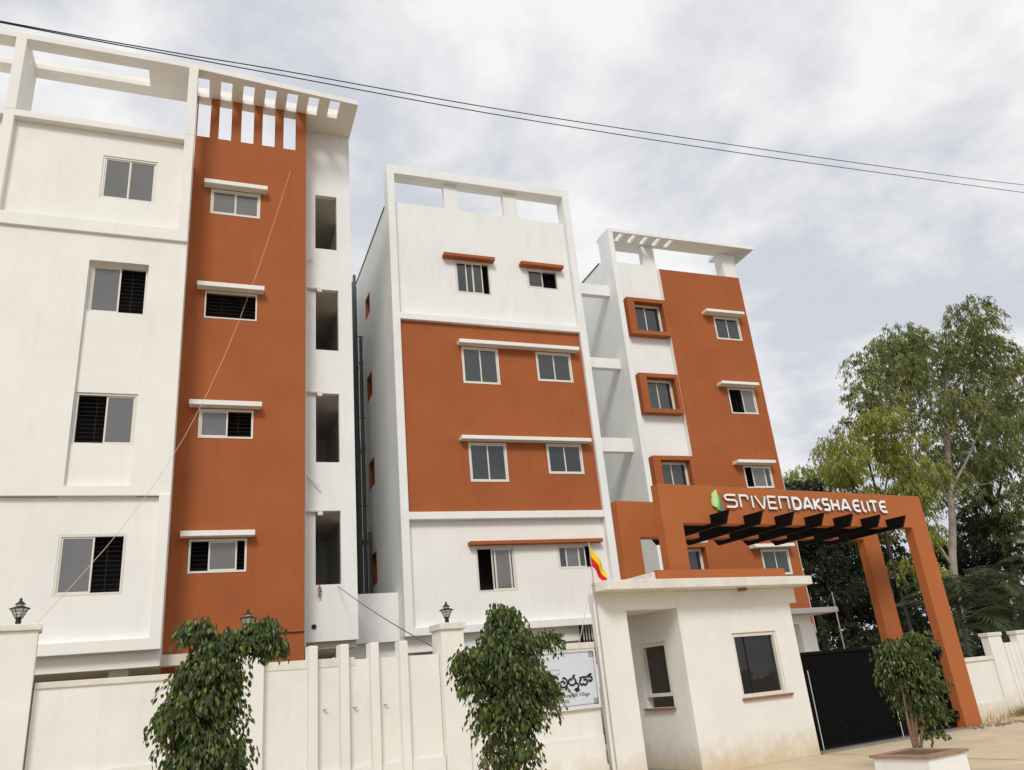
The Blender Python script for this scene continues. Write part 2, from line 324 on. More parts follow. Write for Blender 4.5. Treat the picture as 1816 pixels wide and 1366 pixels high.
# terracotta wall with slots below the canopy
ow = [(-0.20, 1.03, 13.73, 14.48), (-0.21, 1.02, 10.75, 11.49), (-0.20, 1.01, 7.685, 8.40), (-0.26, 0.95, 4.62, 5.36)]
slots = [(-0.63, -0.31), (-0.09, 0.23), (0.48, 0.81), (1.03, 1.37), (1.59, 1.93)]
m = MB(LB); m.wall(-0.66, 2.20, 2.60, 17.398, YO, 0.2, ow + [(a, b, 16.09, 17.5) for a, b in slots]); m.build('terracotta_wall', 'orange', L, bevel=0.012)
MB(LB).box(2.0, 2.197, YO + .2, YB + .01, 2.6, 17.398).build('terracotta_return', 'orange', L)
# stair shaft with open bays
ops = [(2.545, 3.135, 13.49, 15.23), (2.555, 3.15, 10.43, 12.22), (2.555, 3.14, 7.37, 9.205), (2.54, 3.14, 4.38, 6.14)]
m = MB(LB); m.wall(2.19, 3.52, 3.10, 17.398, YB, 0.16, ops); m.build('shaft_wall', 'white', L, bevel=0.012)
m = MB(LB); m.grid([YB + .162, 27.0], [3.10, 17.398], [(19.75, 20.72, a + .1, b) for (_, _, a, b) in ops], 3.36, 3.517, lambda u, v, w: (w, u, v)); m.build('shaft_side_wall', 'white', L)  # side openings kept out of view, shaped to let light into the shaft
m = MB(LB); m.box(1.2, 3.36, 23.2, 23.35, 2.9, 17.3); m.build('shaft_back_wall', 'white', L)
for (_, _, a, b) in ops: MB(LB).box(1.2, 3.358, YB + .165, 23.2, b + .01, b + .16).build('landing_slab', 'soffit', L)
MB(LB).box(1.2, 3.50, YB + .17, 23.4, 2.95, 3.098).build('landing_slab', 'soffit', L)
# roof canopy: slab with slots and a large opening
hol = [(-0.66 + 0.5717 * i, -0.375 + 0.5717 * i, 17.97, 18.66) for i in range(7)] + [(-4.50, -1.84, 17.99, 18.60), (-9.2, -4.76, 17.99, 18.60)]
def mpc(u, v, w):
    y = v
    if v < 17.7: y = 17.60 + 0.03 * (u + 9.5) / 8.8 if u < -0.7 else 17.63 + (u + 0.7) * 0.076
    return (u, y, w)
m = MB(LB); m.grid([XL0, -0.7, 2.1, 3.545], [17.6, 18.98, 20.3], hol + [(XL0 - 1, 2.1, 18.98, 21)], 17.40, 17.56, mpc); m.build('roof_canopy', 'cream', L, bevel=0.012)
MB(LB).box(XL0, 3.545, 18.70, 18.97, 17.561, 17.74).build('canopy_beam', 'cream', L)
# shell, dark screen painted as room shade, roof, stilt floor
m = MB(LB); m.box(XL0, XL0 + .2, P2 + .21, 27, 2.73, 15.1); m.box(XL0, 3.5, 26.8, 27, 2.73, 15.1); m.build('rear_wall', 'white', L)
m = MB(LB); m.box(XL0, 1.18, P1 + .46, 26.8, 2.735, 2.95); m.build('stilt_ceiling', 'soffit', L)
m = MB(LB); m.box(XL0 + .2, -0.82, P2 + .25, YO + .21, 14.85, 15.0); m.box(XL0 + .2, 1.19, YO + .21, 26.8, 14.851, 15.001); m.build('roof', 'coping', L)
m = MB(LB); m.box(XL0 + .2, -0.82, 18.75, 18.80, 2.96, 14.84); m.box(-0.80, 1.19, 19.6, 19.65, 2.96, 14.84); m.build('room_shade_screen', 'interior', L)
for x in (-8.5, -5.2, -1.6): MB(LB).box(x, x + .35, 18.5, 19.1, 0, 2.734).build('stilt_column', 'cream', L)
MB(LB).box(XL0, 3.5, 24.0, 24.2, 0, 2.734).build('stilt_back_wall', 'white', L)
window(L, *lw1, P2, LL, 0.02, LB); window(L, *lw2, P2, LO, 0.05, LB); window(L, *lw3, P2, OL, 0.03, LB); window(L, *lw4, P2 + .004, LO, 0.0, LB)
window(L, *ow[0], YO, LL, -0.01, LB); window(L, *ow[1], YO, [('o', 1)], -0.01, LB, b=0.035); window(L, *ow[2], YO, LO, -0.01, LB); window(L, *ow[3], YO, [('o', .6), ('l', .9), ('o', .28)], -0.01, LB)
for (x0, x1, z0, z1), (a, b) in zip(ow, ((-0.37, 1.19), (-0.40, 1.17), (-0.42, 1.18), (-0.44, 1.10))): sunshade(L, a, b, z1 + .025, YO, 'cream', 0.23, 0.12, LB)
# conduit, stubs, drain hole
m = MB(LB); m.tube([(2.235, YO + .62, 2.9), (2.235, YO + .62, 16.0)], 0.022); m.tube([(2.29, YO + .70, 3.0), (2.29, YO + .70, 12.4)], 0.028)
for i in range(22): z = 3.4 + i * 0.57; m.box(2.205, 2.27, YO + .58, YO + .66, z, z + .03)
m.build('conduit', 'whitepvc', L)
for z in (12.20, 9.20, 6.12):
    m = MB(LB); m.tube([(2.22, YB - .06, z), (2.62, YB - .06, z + .01), (2.66, YB - .02, z + .0)], 0.042, 8); m.box(2.58, 2.70, YB - .10, YB + .02, z - .10, z - .02); m.build('drain_stub', 'whitepvc', L)
m = MB(LB); m.tube([(2.50, YB - .03, 3.44), (2.50, YB + .1, 3.44)], 0.055, 12); m.build('drain_hole', 'ink', L)
m = MB(LB); m.tube([(2.3, YB - .03, 7.02), (2.62, YB - .14, 6.72)], 0.02); m.tube([(2.33, YB - .02, 13.05), (2.48, YB - .1, 13.04)], 0.018); m.build('rope_stub', 'whitepvc', L)
m = MB(LB); m.tube([(0.9, YO - .03, 3.30), (2.19, YO - .03, 3.30)], 0.022); m.build('pipe', 'orange', L)
rnd = random.Random(3); m = MB(LB)
for i in range(7):
    p = [(2.62 + rnd.uniform(-.03, .03), YB - .03, 4.38)]
    for j in range(4): p.append((2.62 + rnd.uniform(-.05, .05), YB - .05 - rnd.uniform(0, .04), 4.30 - j * .07))
    m.tube(p, 0.006, 4)
m.build('loose_wires', 'sill', L)

# ------------------------------------------------------------------ middle apartment block
MO = (8.0, 20.6, 0)
B = thing('apartment_building', 'middle block with white picture frame and terracotta panel behind the signboard', 'building', MO)
YP, YW = 20.60, 20.80
mx0, mx1 = 4.92, 11.24; ix0, ix1 = 5.15, 11.00
mw = dict(A=(7.01, 8.17, 13.29, 14.44), B=(9.44, 10.54, 13.72, 14.42), C=(6.99, 8.16, 10.235, 11.42), D=(9.40, 10.60, 10.43, 11.41), E=(6.99, 8.15, 7.24, 8.40), F=(9.42, 10.58, 7.49, 8.42), G=(7.01, 8.15, 4.21, 5.41), H=(9.44, 10.58, 4.73, 5.42))
MB(MO).wall(mx0, mx1, 3.18, 17.60, YP, 0.5, [(ix0, ix1, 3.38, 6.17), (ix0, ix1, 6.375, 12.15), (ix0, ix1, 12.35, 17.28)]).build('facade_frame', 'white', B, bevel=0.012)
MB(MO).wall(ix0 - .02, ix1 + .02, 12.25, 17.30, YW, 0.2, [mw['A'], mw['B'], (ix0 - 1, 6.82, 16.33, 17.29), (7.28, 8.88, 16.33, 17.29), (9.36, 12, 16.33, 17.29)]).build('upper_panel', 'white', B, bevel=0.012)
MB(MO).wall(ix0 - .02, ix1 + .02, 6.25, 12.24, YW - .08, 0.2, [mw['C'], mw['D'], mw['E'], mw['F']]).build('terracotta_panel', 'orange', B)
MB(MO).wall(ix0 - .02, ix1 + .02, 3.25, 6.24, YW, 0.2, [mw['G'], mw['H']]).build('lower_panel', 'cream', B)
MB(MO).box(mx0 + .01, mx1 - .01, YW + .05, YW + .3, 2.80, 3.179).build('edge_beam', 'cream', B)
MB(MO).box(ix0 - .2, ix1 + .2, YW + .95, YW + 1.0, 2.96, 15.8).build('room_shade_screen', 'interior', B)  # added dark sheet, its colour replaces shade behind the windows
sw = [(23.82, 24.55, 13.98, 14.72), (23.82, 24.6, 10.99, 11.82), (23.82, 24.6, 8.03, 8.89), (23.88, 24.55, 5.02, 5.96)]
MB(MO).grid([YP + .502, 30.0], [2.80, 16.28], sw, mx0 + .003, mx0 + .22, lambda u, v, w: (w, u, v)).build('left_side_wall', 'white', B)
MB(MO).box(mx1 - .22, mx1 - .003, YP + .502, 30.0, 2.80, 16.28).build('right_side_wall', 'white', B)
MB(MO).box(mx0, mx1, 29.8, 30.0, 2.80, 16.28).build('rear_wall', 'white', B)
MB(MO).box(mx0 + .22, mx1 - .22, YW + .21, 29.8, 15.85, 16.0).build('roof', 'coping', B)
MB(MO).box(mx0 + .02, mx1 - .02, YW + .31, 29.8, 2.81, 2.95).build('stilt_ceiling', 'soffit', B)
MB(MO).box(mx0 - .02, mx0 + .26, YP + .503, 30.0, 16.282, 16.33).build('parapet_flashing', 'rail', B)
for (a, b, c, d) in sw:
    w = MB(MO).grid([a, b], [c, d], [(a + .05, b - .05, c + .05, d - .05)], mx0 - .005, mx0 + .16, lambda u, v, w_: (w_, u, v)).build('window', 'orange', B)
    MB(MO).box(mx0 + .12, mx0 + .13, a + .05, b - .05, c + .05, d - .05).build('pane', 'pane', w)
window(B, *mw['A'], YW, [('g', .8), ('g', .55), ('g', .75), ('o', .55)], 0.0, MO); window(B, *mw['B'], YW, [('g', 1), ('o', 1)], 0.0, MO)
for k in 'CDEF': window(B, *mw[k], YW - .08, G2, -0.012, MO)
window(B, *mw['G'], YW, [('o', .95), ('g', .2), ('l', 1.0), ('g', .22)], 0.0, MO, bars=False); window(B, *mw['H'], YW, [('g', .6), ('l', 1), ('g', .5), ('o', .55)], 0.0, MO)
sunshade(B, 6.62, 8.30, 14.455, YW, 'orange', 0.24, 0.11, MO); sunshade(B, 9.20, 10.70, 14.44, YW, 'orange', 0.24, 0.11, MO)
sunshade(B, 6.88, 10.82, 11.445, YW - .08, 'cream', 0.26, 0.12, MO); sunshade(B, 6.74, 10.83, 8.435, YW - .08, 'cream', 0.26, 0.11, MO); sunshade(B, 6.80, 10.84, 5.45, YW, 'orange', 0.22, 0.10, MO)
for x in (5.0, 8.0, 10.85): MB(MO).box(x, x + .3, 21.3, 21.8, 0, 2.808).build('stilt_column', 'cream', B)
MB(MO).box(mx0, mx1, 26.0, 26.2, 0, 2.808).build('stilt_back_wall', 'white', B)
m = MB(MO)
for i in range(5): m.box(9.82 + i * .085, 9.85 + i * .085, 20.60, 20.63, 2.3, 3.17)
m.box(9.77, 9.80, 20.59, 20.64, 2.2, 3.175); m.box(10.24, 10.29, 20.59, 20.64, 2.2, 3.175); m.build('railing', 'black', B)
# pipes down the side
for (y, x, zt, mt) in ((25.75, 4.70, 16.10, 'pvc'), (25.15, 4.66, 16.05, 'pvc'), (24.82, 4.62, 15.4, 'pvc'), (25.42, 4.60, 12.6, 'pvc'), (24.58, 4.72, 12.0, 'pvc'), (24.44, 4.56, 9.6, 'pvc'), (25.0, 4.52, 9.0, 'pvc'), (24.32, 4.68, 13.2, 'pvc'), (24.2, 4.80, 6.6, 'pvc')):
    m = MB(MO); m.tube([(x, y, 2.2), (x, y, zt)], 0.055, 8)
    z = 3.3
    while z < zt - .5: m.tube([(x, y, z), (x, y, z + .12)], 0.072, 8); z += 2.97
    m.build('drain_pipe', mt, B, smooth=False)
for z in (4.6, 7.6, 10.6, 13.6): MB(MO).box(4.66, 4.92, 25.08, 25.12, z, z + .03).build('pipe_bracket', 'rail', B)
# low bridge wall between the blocks
gw = thing('link_wall', 'low grey link wall between the left and middle blocks', 'wall', (4.2, 21.2, 0))
MB((4.2, 21.2, 0)).box(3.53, 4.915, 21.2, 21.4, 3.13, 4.36).build('upper_wall', 'white', gw)
MB((4.2, 21.2, 0)).box(3.3, 4.915, 21.45, 21.6, 0, 3.129).build('lower_wall', 'white', gw)

# ------------------------------------------------------------------ right apartment block
RO = (17.0, 22.45, 0)
C = thing('apartment_building', 'right block with terracotta wall and boxed windows behind the gate portal', 'building', RO)
YS, YRW, YRO = 22.45, 23.12, 22.95
rx0 = 13.72
rw = [(18.10, 19.27, 13.52, 14.49), (18.09, 19.29, 10.49, 11.51), (18.09, 19.29, 7.66, 8.48), (18.11, 19.29, 4.58, 5.47)]
bx = [(14.30, 15.98, 13.42, 14.92), (14.31, 15.94, 10.36, 11.87), (14.33, 15.97, 7.30, 8.78), (14.33, 15.97, 4.30, 5.75)]
rb = [(a + .30, b - .16, c + .16, d - .16) for a, b, c, d in bx]
MB(RO).box(rx0, 13.92, YS, 23.30, 2.6, 17.45).build('edge_pier', 'white', C, bevel=0.012)
MB(RO).wall(13.92, 16.05, 2.6, 16.56, YRW, 0.2, rb).build('white_strip_wall', 'white', C)
MB(RO).box(15.50, 16.03, YRW, YRW + .25, 16.562, 17.449).build('roof_post', 'white', C, bevel=0.012)
MB(RO).wall(16.03, 19.74, 2.6, 16.36, YRO, 0.25, rw).build('terracotta_wall', 'orange', C, bevel=0.012)
MB(RO).box(16.012, 16.029, YRO - .004, YRW, 2.6, 16.37).build('white_edge', 'cream', C)
MB(RO).box(19.74, 19.757, YRO, YRO + .25, 2.6, 16.36).build('white_edge', 'cream', C)
MB(RO).box(19.10, 19.72, YRO + .01, YRO + .5, 16.361, 17.449).build('roof_post', 'white', C, bevel=0.012)
sl = [(14.28 + .545 * i, 14.47 + .545 * i, 22.55, 23.06) for i in range(5)] + [(16.05, 19.05, 23.25, 24.6)]
MB(RO).grid([rx0, 20.37], [YS, 23.75], sl + [(rx0 - 1, 14.3, 23.4, 30)], 17.452, 17.60, lambda u, v, w: (u, v, w)).build('roof_canopy', 'white', C, bevel=0.012)
MB(RO).box(rx0 + .005, rx0 + .22, 23.302, 31.0, 2.6, 16.58).build('left_side_wall', 'white', C)
MB(RO).box(rx0 - .02, rx0 + .26, 23.45, 31.0, 16.582, 16.63).build('parapet_flashing', 'rail', C)
MB(RO).box(19.50, 19.738, YRO + .26, 31.0, 2.6, 16.3).build('right_side_wall', 'white', C)
MB(RO).box(rx0, 19.73, 31.0, 31.2, 2.6, 16.3).build('rear_wall', 'white', C)
MB(RO).box(rx0 + .23, 19.49, YRW + .21, 30.9, 15.8, 15.95).build('roof', 'coping', C)
MB(RO).box(13.95, 19.49, YRW + 1.0, YRW + 1.05, 2.6, 15.79).build('room_shade_screen', 'interior', C)  # dark sheet added so open windows look unlit
MB(RO).box(rx0, 19.73, YRW + .02, 31.0, 2.4, 2.599).build('base_slab', 'white', C)
for x in (13.8, 16.5, 19.3): MB(RO).box(x, x + .4, 23.4, 24.0, 0, 2.399).build('stilt_column', 'cream', C)
for (q, r) in zip(bx, rb):
    MB(RO).wall(q[0], q[1], q[2], q[3], YRW - .30, 0.297, [r]).build('window_surround', 'orange', C, bevel=0.012)
    window(C, *r, YRW, [('g', 1), ('g', 1.15)], -0.03, RO)
pz = [G2, [('o', 1.1), ('l', 1)], [('o', .7), ('l', 1.1), ('g', .5)], G2]
for q, p, (a, b) in zip(rw, pz, ((17.62, 19.36), (17.66, 19.33), (17.68, 19.32), (17.68, 19.36))):
    window(C, *q, YRO, p, -0.012, RO); sunshade(C, a, b, q[3] + .03, YRO, 'cream', 0.34, 0.11, RO)
for (a, b) in ((14.97, 15.41), (12.04, 12.43), (8.94, 9.44)): MB(RO).box(mx1 - .002, rx0 + .004, 23.0, 23.25, a, b).build('link_beam', 'white', C, bevel=0.012)

# ------------------------------------------------------------------ guardhouse
HO = (-2.3, 0.0, 0.0)
H = gthing('guardhouse', 'single storey white guardhouse with flat overhanging roof beside the black gate', 'guardhouse', -2.3, 0.0)
fw = (-1.68, -0.53, 1.14, 2.28)
MB(HO).wall(-2.90, 0.0, 0, 3.10, 0.0, 0.18, [fw]).build('front_wall', 'wall', H, bevel=0.012)
nwk = (0.50, 1.30, 1.11, 2.26)
MB(HO).grid([0.182, 2.3], [0, 3.10], [nwk], -2.898, -2.74, lambda u, v, w: (w, u, v)).build('niche_wall', 'wall', H)
MB(HO).box(-4.70, -4.06, 0.004, 0.17, 0, 2.79).build('left_wall', 'wall', H)
MB(HO).box(-4.70, -2.903, 0.003, 0.20, 2.79, 3.099).build('lintel_beam', 'wall', H)
m = MB(HO); m.prism([(-4.70, 0.201, 2.80), (-2.90, 0.201, 2.80), (-2.90, 2.3, 2.80), (-3.10, 2.3, 2.80)][::-1], (0, 0, 0.298)); m.build('niche_ceiling', 'wall', H)
m = MB(HO); m.prism([(-4.69, 0.172, 0), (-4.50, 0.172, 0), (-2.90, 2.3, 0), (-3.10, 2.3, 0)][::-1], (0, 0, 0.9)); m.build('niche_back_wall', 'wall', H)  # unseen wall kept low so skylight reaches the niche
MB(HO).box(-4.05, -2.9, 0.05, 2.3, 0, 0.08).build('niche_step', 'kerb', H)
MB(HO).wall(-2.72, 0.0, 0, 3.098, 2.3, 0.15, [(-2.68, -2.28, 0.9, 2.5)]).build('rear_wall', 'wall', H)  # unseen opening added to light the room behind the niche window
MB(HO).box(-0.17, -0.002, 0.182, 2.3, 0, 3.098).build('gate_side_wall', 'wall', H)
MB(HO).box(0.0, 0.22, 0.02, 0.5, 2.80, 3.098).build('corner_corbel', 'wall', H)
m = MB(HO); m.prism([(-4.68, -0.42, 3.10), (0.32, -0.42, 3.10), (0.32, 2.7, 3.10), (-2.75, 2.7, 3.10), (-4.80, -0.1, 3.10)][::-1], (0, 0, 0.165)); m.build('roof_slab', 'coping', H, bevel=0.012)
MB(HO).box(-3.32, -0.05, -0.10, -0.0, 3.266, 3.47).build('roof_parapet', 'orange2', H)
m = MB(HO); m.prism([(-3.42, -0.05, 3.266), (-3.33, -0.05, 3.266), (-3.33, 0.95, 3.266), (-3.42, 0.95, 3.266)][::-1], (0, 0, 0.17)); m.build('roof_upstand', 'coping', H)
# front window: cream frame with one dark pane
w = MB(HO).ring(fw[0] + .003, fw[1] - .003, fw[2] + .003, fw[3] - .003, 0.03, 0.12, 0.06).build('window', 'frame', H)
MB(HO).box(fw[0] + .05, fw[1] - .05, 0.10, 0.106, fw[2] + .05, fw[3] - .05).build('pane', 'pane_dark', w)
MB(HO).box(-1.33, -1.315, 0.085, 0.099, fw[2] + .06, fw[3] - .06).build('sash', 'bars', w)
MB(HO).box(fw[0] - .03, fw[1] + .09, -0.05, 0.10, fw[2] - .045, fw[2] - .002).build('sill', 'sill', H)
nw_ = MB(HO).grid([nwk[0] + .003, nwk[1] - .003], [1.30, 2.257], [(nwk[0] + .07, nwk[1] - .07, 1.36, 2.19)], -2.88, -2.80, lambda u, v, w: (w, u, v)).build('window', 'frame', H)
MB(HO).box(-2.96, -2.76, nwk[0] - .04, nwk[1] + .05, nwk[2] - .04, nwk[2] - .002).build('sill', 'sill', H)
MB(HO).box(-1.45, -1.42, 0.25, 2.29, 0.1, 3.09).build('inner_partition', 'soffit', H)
m = MB(HO); m.box(-1.42, -1.26, -0.19, -0.10, 3.04, 3.098); m.build('soffit_lamp', 'sill', H)
m = MB(HO); m.tube([(-4.745, -0.03, 0), (-4.745, -0.03, 3.09)], 0.032, 8); m.build('rainwater_pipe', 'whitepvc', H)

# porch behind the guardhouse
Q = gthing('porch', 'small white porch with flat slab roof behind the guardhouse', 'porch', 3.0, 2.4); QO = (3.0, 2.4, 0)
MB(QO).box(1.9, 3.80, 2.0, 4.0, 2.745, 2.865).build('porch_roof', 'white', Q, bevel=0.01)
MB(QO).box(2.58, 3.06, 2.2, 2.5, 0, 2.52).build('column', 'cream', Q)
MB(QO).box(1.9, 3.05, 2.25, 2.48, 2.52, 2.744).build('beam', 'cream', Q)
MB(QO).box(3.35, 3.65, 3.6, 3.9, 0, 2.744).build('column', 'cream', Q)

# ------------------------------------------------------------------ gate portal
PT = gthing('gate_portal', 'terracotta entrance portal of two tall frames bridged by black fins', 'portal', 1.1, 0.7); PO = (1.1, 0.7, 0)

for kk in (0.0, 1.38):
    MB(PO).wall(-2.90, 5.13, -0.05, 5.15, kk, 0.22, [(-2.41, 4.55, -1, 4.38), (-3.0, -2.41, -1, 3.268)]).build('portal_frame', 'orange2', PT, bevel=0.012)
for i, s_ in enumerate((-1.70, -0.80, 0.08, 0.97, 1.87, 2.77, 3.64)):
    pr = [(-.36, 4.30), (-.50, 4.54), (-.004, 4.55), (-.004, 4.376), (.224, 4.376), (.224, 4.55), (1.376, 4.55), (1.376, 4.376), (1.604, 4.376), (1.604, 4.52), (1.93, 4.47), (1.78, 4.30)]
    m = MB(PO); m.prism([(s_, k, z) for k, z in pr], (0.07, 0, 0)); m.build('louvre_fin', 'black', PT)

# lettering and logo on the portal beam
def stroke(mb, pts, t, x0, z0, w, h, y0, depth, closed=False):
    P_ = [Vector((x0 + p[0] * w, z0 + p[1] * h)) for p in pts]; n = len(P_); Lp, Rp = [], []
    for i in range(n):
        if closed: a, b, c = P_[i - 1], P_[i], P_[(i + 1) % n]
        else: a, b, c = P_[max(i - 1, 0)], P_[i], P_[min(i + 1, n - 1)]
        d1 = (b - a); d2 = (c - b)
        if d1.length < 1e-6: d1 = d2
        if d2.length < 1e-6: d2 = d1
        d1 = d1.normalized(); d2 = d2.normalized()
        n1 = Vector((-d1.y, d1.x)); n2 = Vector((-d2.y, d2.x)); m_ = (n1 + n2)
        m_ = n1 if m_.length < 1e-4 else m_.normalized()
        k = t / 2 / max(0.45, m_.dot(n1)); Lp.append(b + m_ * k); Rp.append(b - m_ * k)
    rng = range(n if closed else n - 1)
    for i in rng:
        j = (i + 1) % n
        q = [Lp[i], Lp[j], Rp[j], Rp[i]]
        f = [mb.P((p.x, y0, p.y)) for p in q]; bk = [mb.P((p.x, y0 + depth, p.y)) for p in q]
        mb.f.append(f); mb.mi.append(0); mb.f.append(bk[::-1]); mb.mi.append(1)
        mb.f.append([f[1], f[0], bk[0], bk[1]]); mb.mi.append(1); mb.f.append([f[3], f[2], bk[2], bk[3]]); mb.mi.append(1)
        if not closed and i == 0: mb.f.append([f[0], f[3], bk[3], bk[0]]); mb.mi.append(1)
        if not closed and i == n - 2: mb.f.append([f[2], f[1], bk[1], bk[2]]); mb.mi.append(1)
S_ = [(.97, 1), (.25, 1), (.05, .93), (.0, .8), (.05, .66), (.2, .58), (.8, .58), (.96, .48), (1, .3), (.95, .1), (.75, 0), (.05, 0)]
FONT = {
 'S': [S_], 's': [[(1, 1), (.16, 1), (0, .86), (0, .66), (.16, .5), (.84, .5), (1, .34), (1, .14), (.84, 0), (0, 0)]], 'r': [[(0, 0), (0, 1), (.85, 1), (1, .9), (1, .68)]], 'I': [[(.5, 0), (.5, 1)]], 'V': [[(0, 1), (.62, 0), (.72, 0), (1, 1)]],
 'E': [[(1, 1), (0, 1), (0, 0), (1, 0)], [(0, .5), (.95, .5)]], 'n': [[(0, 0), (0, 1), (1, 1), (1, 0)]],
 'D': [[(0, 0), (0, 1), (.6, 1), (.9, .85), (1, .6), (1, .4), (.9, .15), (.6, 0), (-.12, 0)]], 'A': [[(0, 0), (.42, 1), (.62, 1), (1, 0)], [(.2, .28), (.86, .28)]],
 'K': [[(0, 0), (0, 1)], [(1, 1), (.12, .52), (1, 0)]], 'H': [[(0, 0), (0, 1)], [(1, 0), (1, 1)], [(0, .5), (1, .5)]],
 'e': [[(1, 1), (.35, 1), (.08, .85), (0, .6), (0, .4), (.08, .15), (.35, 0), (1, 0)], [(0, .5), (.9, .5)]], 'L': [[(0, 1), (0, .25), (.15, .06), (.4, 0), (1, 0)]],
 'T': [[(0, 1), (1, 1)], [(.5, 1), (.5, 0)]] }
LT = gthing('portal_lettering', 'raised white letters reading SriVEN DAKSHA ELITE on the portal beam', 'lettering', 1.2, -0.03, 4.70); LO_ = (1.2, -0.03, 4.70)
Z0, Z1 = 4.70, 4.99
for ch, a, b, t in (('S', -1.27, -.92, .042), ('r', -.86, -.60, .042), ('I', -.53, -.47, .042), ('V', -.43, -.10, .042), ('E', -.06, .21, .042), ('n', .27, .57, .042),
                    ('D', .66, .94, .060), ('A', .97, 1.28, .058), ('K', 1.31, 1.56, .060), ('s', 1.59, 1.83, .055), ('H', 1.87, 2.13, .060), ('A', 2.17, 2.50, .058), ('e', 2.58, 2.84, .056), ('L', 2.88, 3.03, .056), ('I', 3.07, 3.135, .058), ('T', 3.15, 3.45, .056), ('e', 3.49, 3.76, .056)):
    m = MB(LO_)
    for i, st in enumerate(FONT[ch]):
        stroke(m, st, t, a + t / 2, Z0 + t / 2, max(.001, b - a - t), Z1 - Z0 - t, -0.052 + 0.002 * i, 0.045 - .004 * i)
    m.build('letter', ['letter', 'letter_side'], LT)
LG = gthing('portal_logo', 'green and teal faceted leaf logo left of the white lettering', 'logo', -1.5, -0.03, 4.6); LGO = (-1.5, -0.03, 4.6)
for nm, mt, y, poly in (('facet', 'g1', 0, [(-1.57, 4.98), (-1.44, 5.07), (-1.43, 4.88), (-1.47, 4.72), (-1.53, 4.70), (-1.60, 4.74), (-1.605, 4.87), (-1.575, 4.88)]),
                        ('facet', 'g2', .006, [(-1.438, 4.98), (-1.395, 4.95), (-1.40, 4.84), (-1.43, 4.645), (-1.50, 4.665), (-1.49, 4.72), (-1.44, 4.85)]),
                        ('facet', 'g3', .012, [(-1.394, 4.90), (-1.365, 4.87), (-1.36, 4.66), (-1.39, 4.62), (-1.428, 4.64), (-1.40, 4.80)])):
    m = MB(LGO); m.prism([(x, -0.05 + y, z) for x, z in poly], (0, 0.04, 0)); m.build(nm, mt, LG)

# ------------------------------------------------------------------ black steel gate
GT = gthing('sliding_gate', 'black steel double gate of upright ribs under the portal', 'gate', 2.4, 0.22); GTO = (2.4, 0.22, 0)
for a, b in ((0.06, 2.72), (2.76, 4.53)):
    lf = MB(GTO).box(a, b, 0.24, 0.255, 0.07, 1.83).build('gate_leaf', 'black', GT)
    m = MB(GTO).ring(a, b, 0.06, 1.845, 0.20, 0.035, 0.05); m.build('leaf_frame', 'black', lf)
    x = a + .07
    while x < b - .06: MB(GTO).box(x, x + .028, 0.222, 0.2395, 0.11, 1.79).build('rib', 'black', lf); x += 0.075
    hx = a + .23 if a < 1 else a - .10
    MB(GTO).tube([(hx, .165, .06 if a < 1 else .04), (hx, .165, 1.5 if a < 1 else .85)], 0.010, 6).build('pull_bar', 'steel_pale', lf)
for z in (0.22, 1.55): MB(GTO).box(4.44, 4.56, 0.10, 0.235, z, z + .16).build('hinge', 'black', GT)

# ------------------------------------------------------------------ street wall, signboard
SW = gthing('boundary_wall', 'cream street wall with capped pillars and upright fins left of the guardhouse', 'wall', -9.0, 0.1); SO = (-9.0, 0.1, 0)
for a, b, zt0, zt1 in ((-13.04, -10.74, 2.20, 2.20), (-10.31, -7.66, 2.28, 2.28), (-7.26, -4.79, 2.20, 2.20)):
    m = MB(SO); m.prism([(a, 0.10, 0), (b, 0.10, 0), (b, 0.10, zt1 - .004), (a, 0.10, zt0 - .004)], (0, 0.12, 0)); m.build('panel', 'wall', SW)
for a, b, z0, z1, k in ((-13.04, -10.74, 2.175, 2.25, .075), (-10.31, -9.0, 2.19, 2.31, .09), (-7.26, -4.80, 2.20, 2.30, .03)):
    sl_ = 0.0
    m = MB(SO); m.prism([(a, k, z0), (b, k, z0 + sl_), (b, k, z1 + sl_), (a, k, z1)], (0, 0.24 - k + .0, 0)); m.build('coping', 'coping', SW, bevel=0.008)
for a, b, zt, zc in ((-13.62, -13.06, 2.86, 2.94), (-10.73, -10.32, 2.63, 2.71), (-7.65, -7.27, 2.62, 2.72)):
    p = MB(SO).box(a, b, -0.03, 0.36, 0, zt).build('pillar', 'wall', SW, bevel=0.01)
    MB(SO).box(a - .03, b + .03, -0.07, 0.40, zt, zc).build('pillar_cap', 'coping', p, bevel=0.01)
for a in (-9.70, -9.245, -8.79, -8.335): MB(SO).box(a, a + .125, -0.03, 0.20, 0, 2.49).build('fin', 'wall', SW, bevel=0.012)
MB(SO).box(-10.31, -7.66, 0.045, 0.099, 0, 0.84).build('plinth', 'wall', SW)
MB(SO).box(-13.04, -10.74, 0.045, 0.099, 0, 1.19).build('plinth', 'wall', SW)
MB(SO).box(-7.26, -4.80, 0.03, 0.099, 0, 0.40).build('plinth', 'wall', SW); MB(SO).box(-7.26, -4.80, 0.07, 0.0985, 0.401, 0.84).build('plinth', 'wall', SW)
m = MB(SO)
for x, z in ((-9.46, 1.63), (-9.02, 1.62), (-8.56, 1.62)): m.tube([(x, .10, z), (x, .055, z), (x + .03, .045, z + .01)], 0.012, 6)
m.build('hook', 'steel', SW)
SG = gthing('signboard', 'pale blue signboard with black Kannada lettering on the street wall', 'sign', -5.7, 0.06, 1.3); SGO = (-5.7, 0.06, 1.3)
MB(SGO).box(-7.10, -4.81, 0.052, 0.098, 1.27, 2.195).build('board', 'sign', SG)
MB(SGO).ring(-7.11, -4.80, 1.26, 2.199, 0.044, 0.05, 0.035).build('board_edge', 'coping', SG)
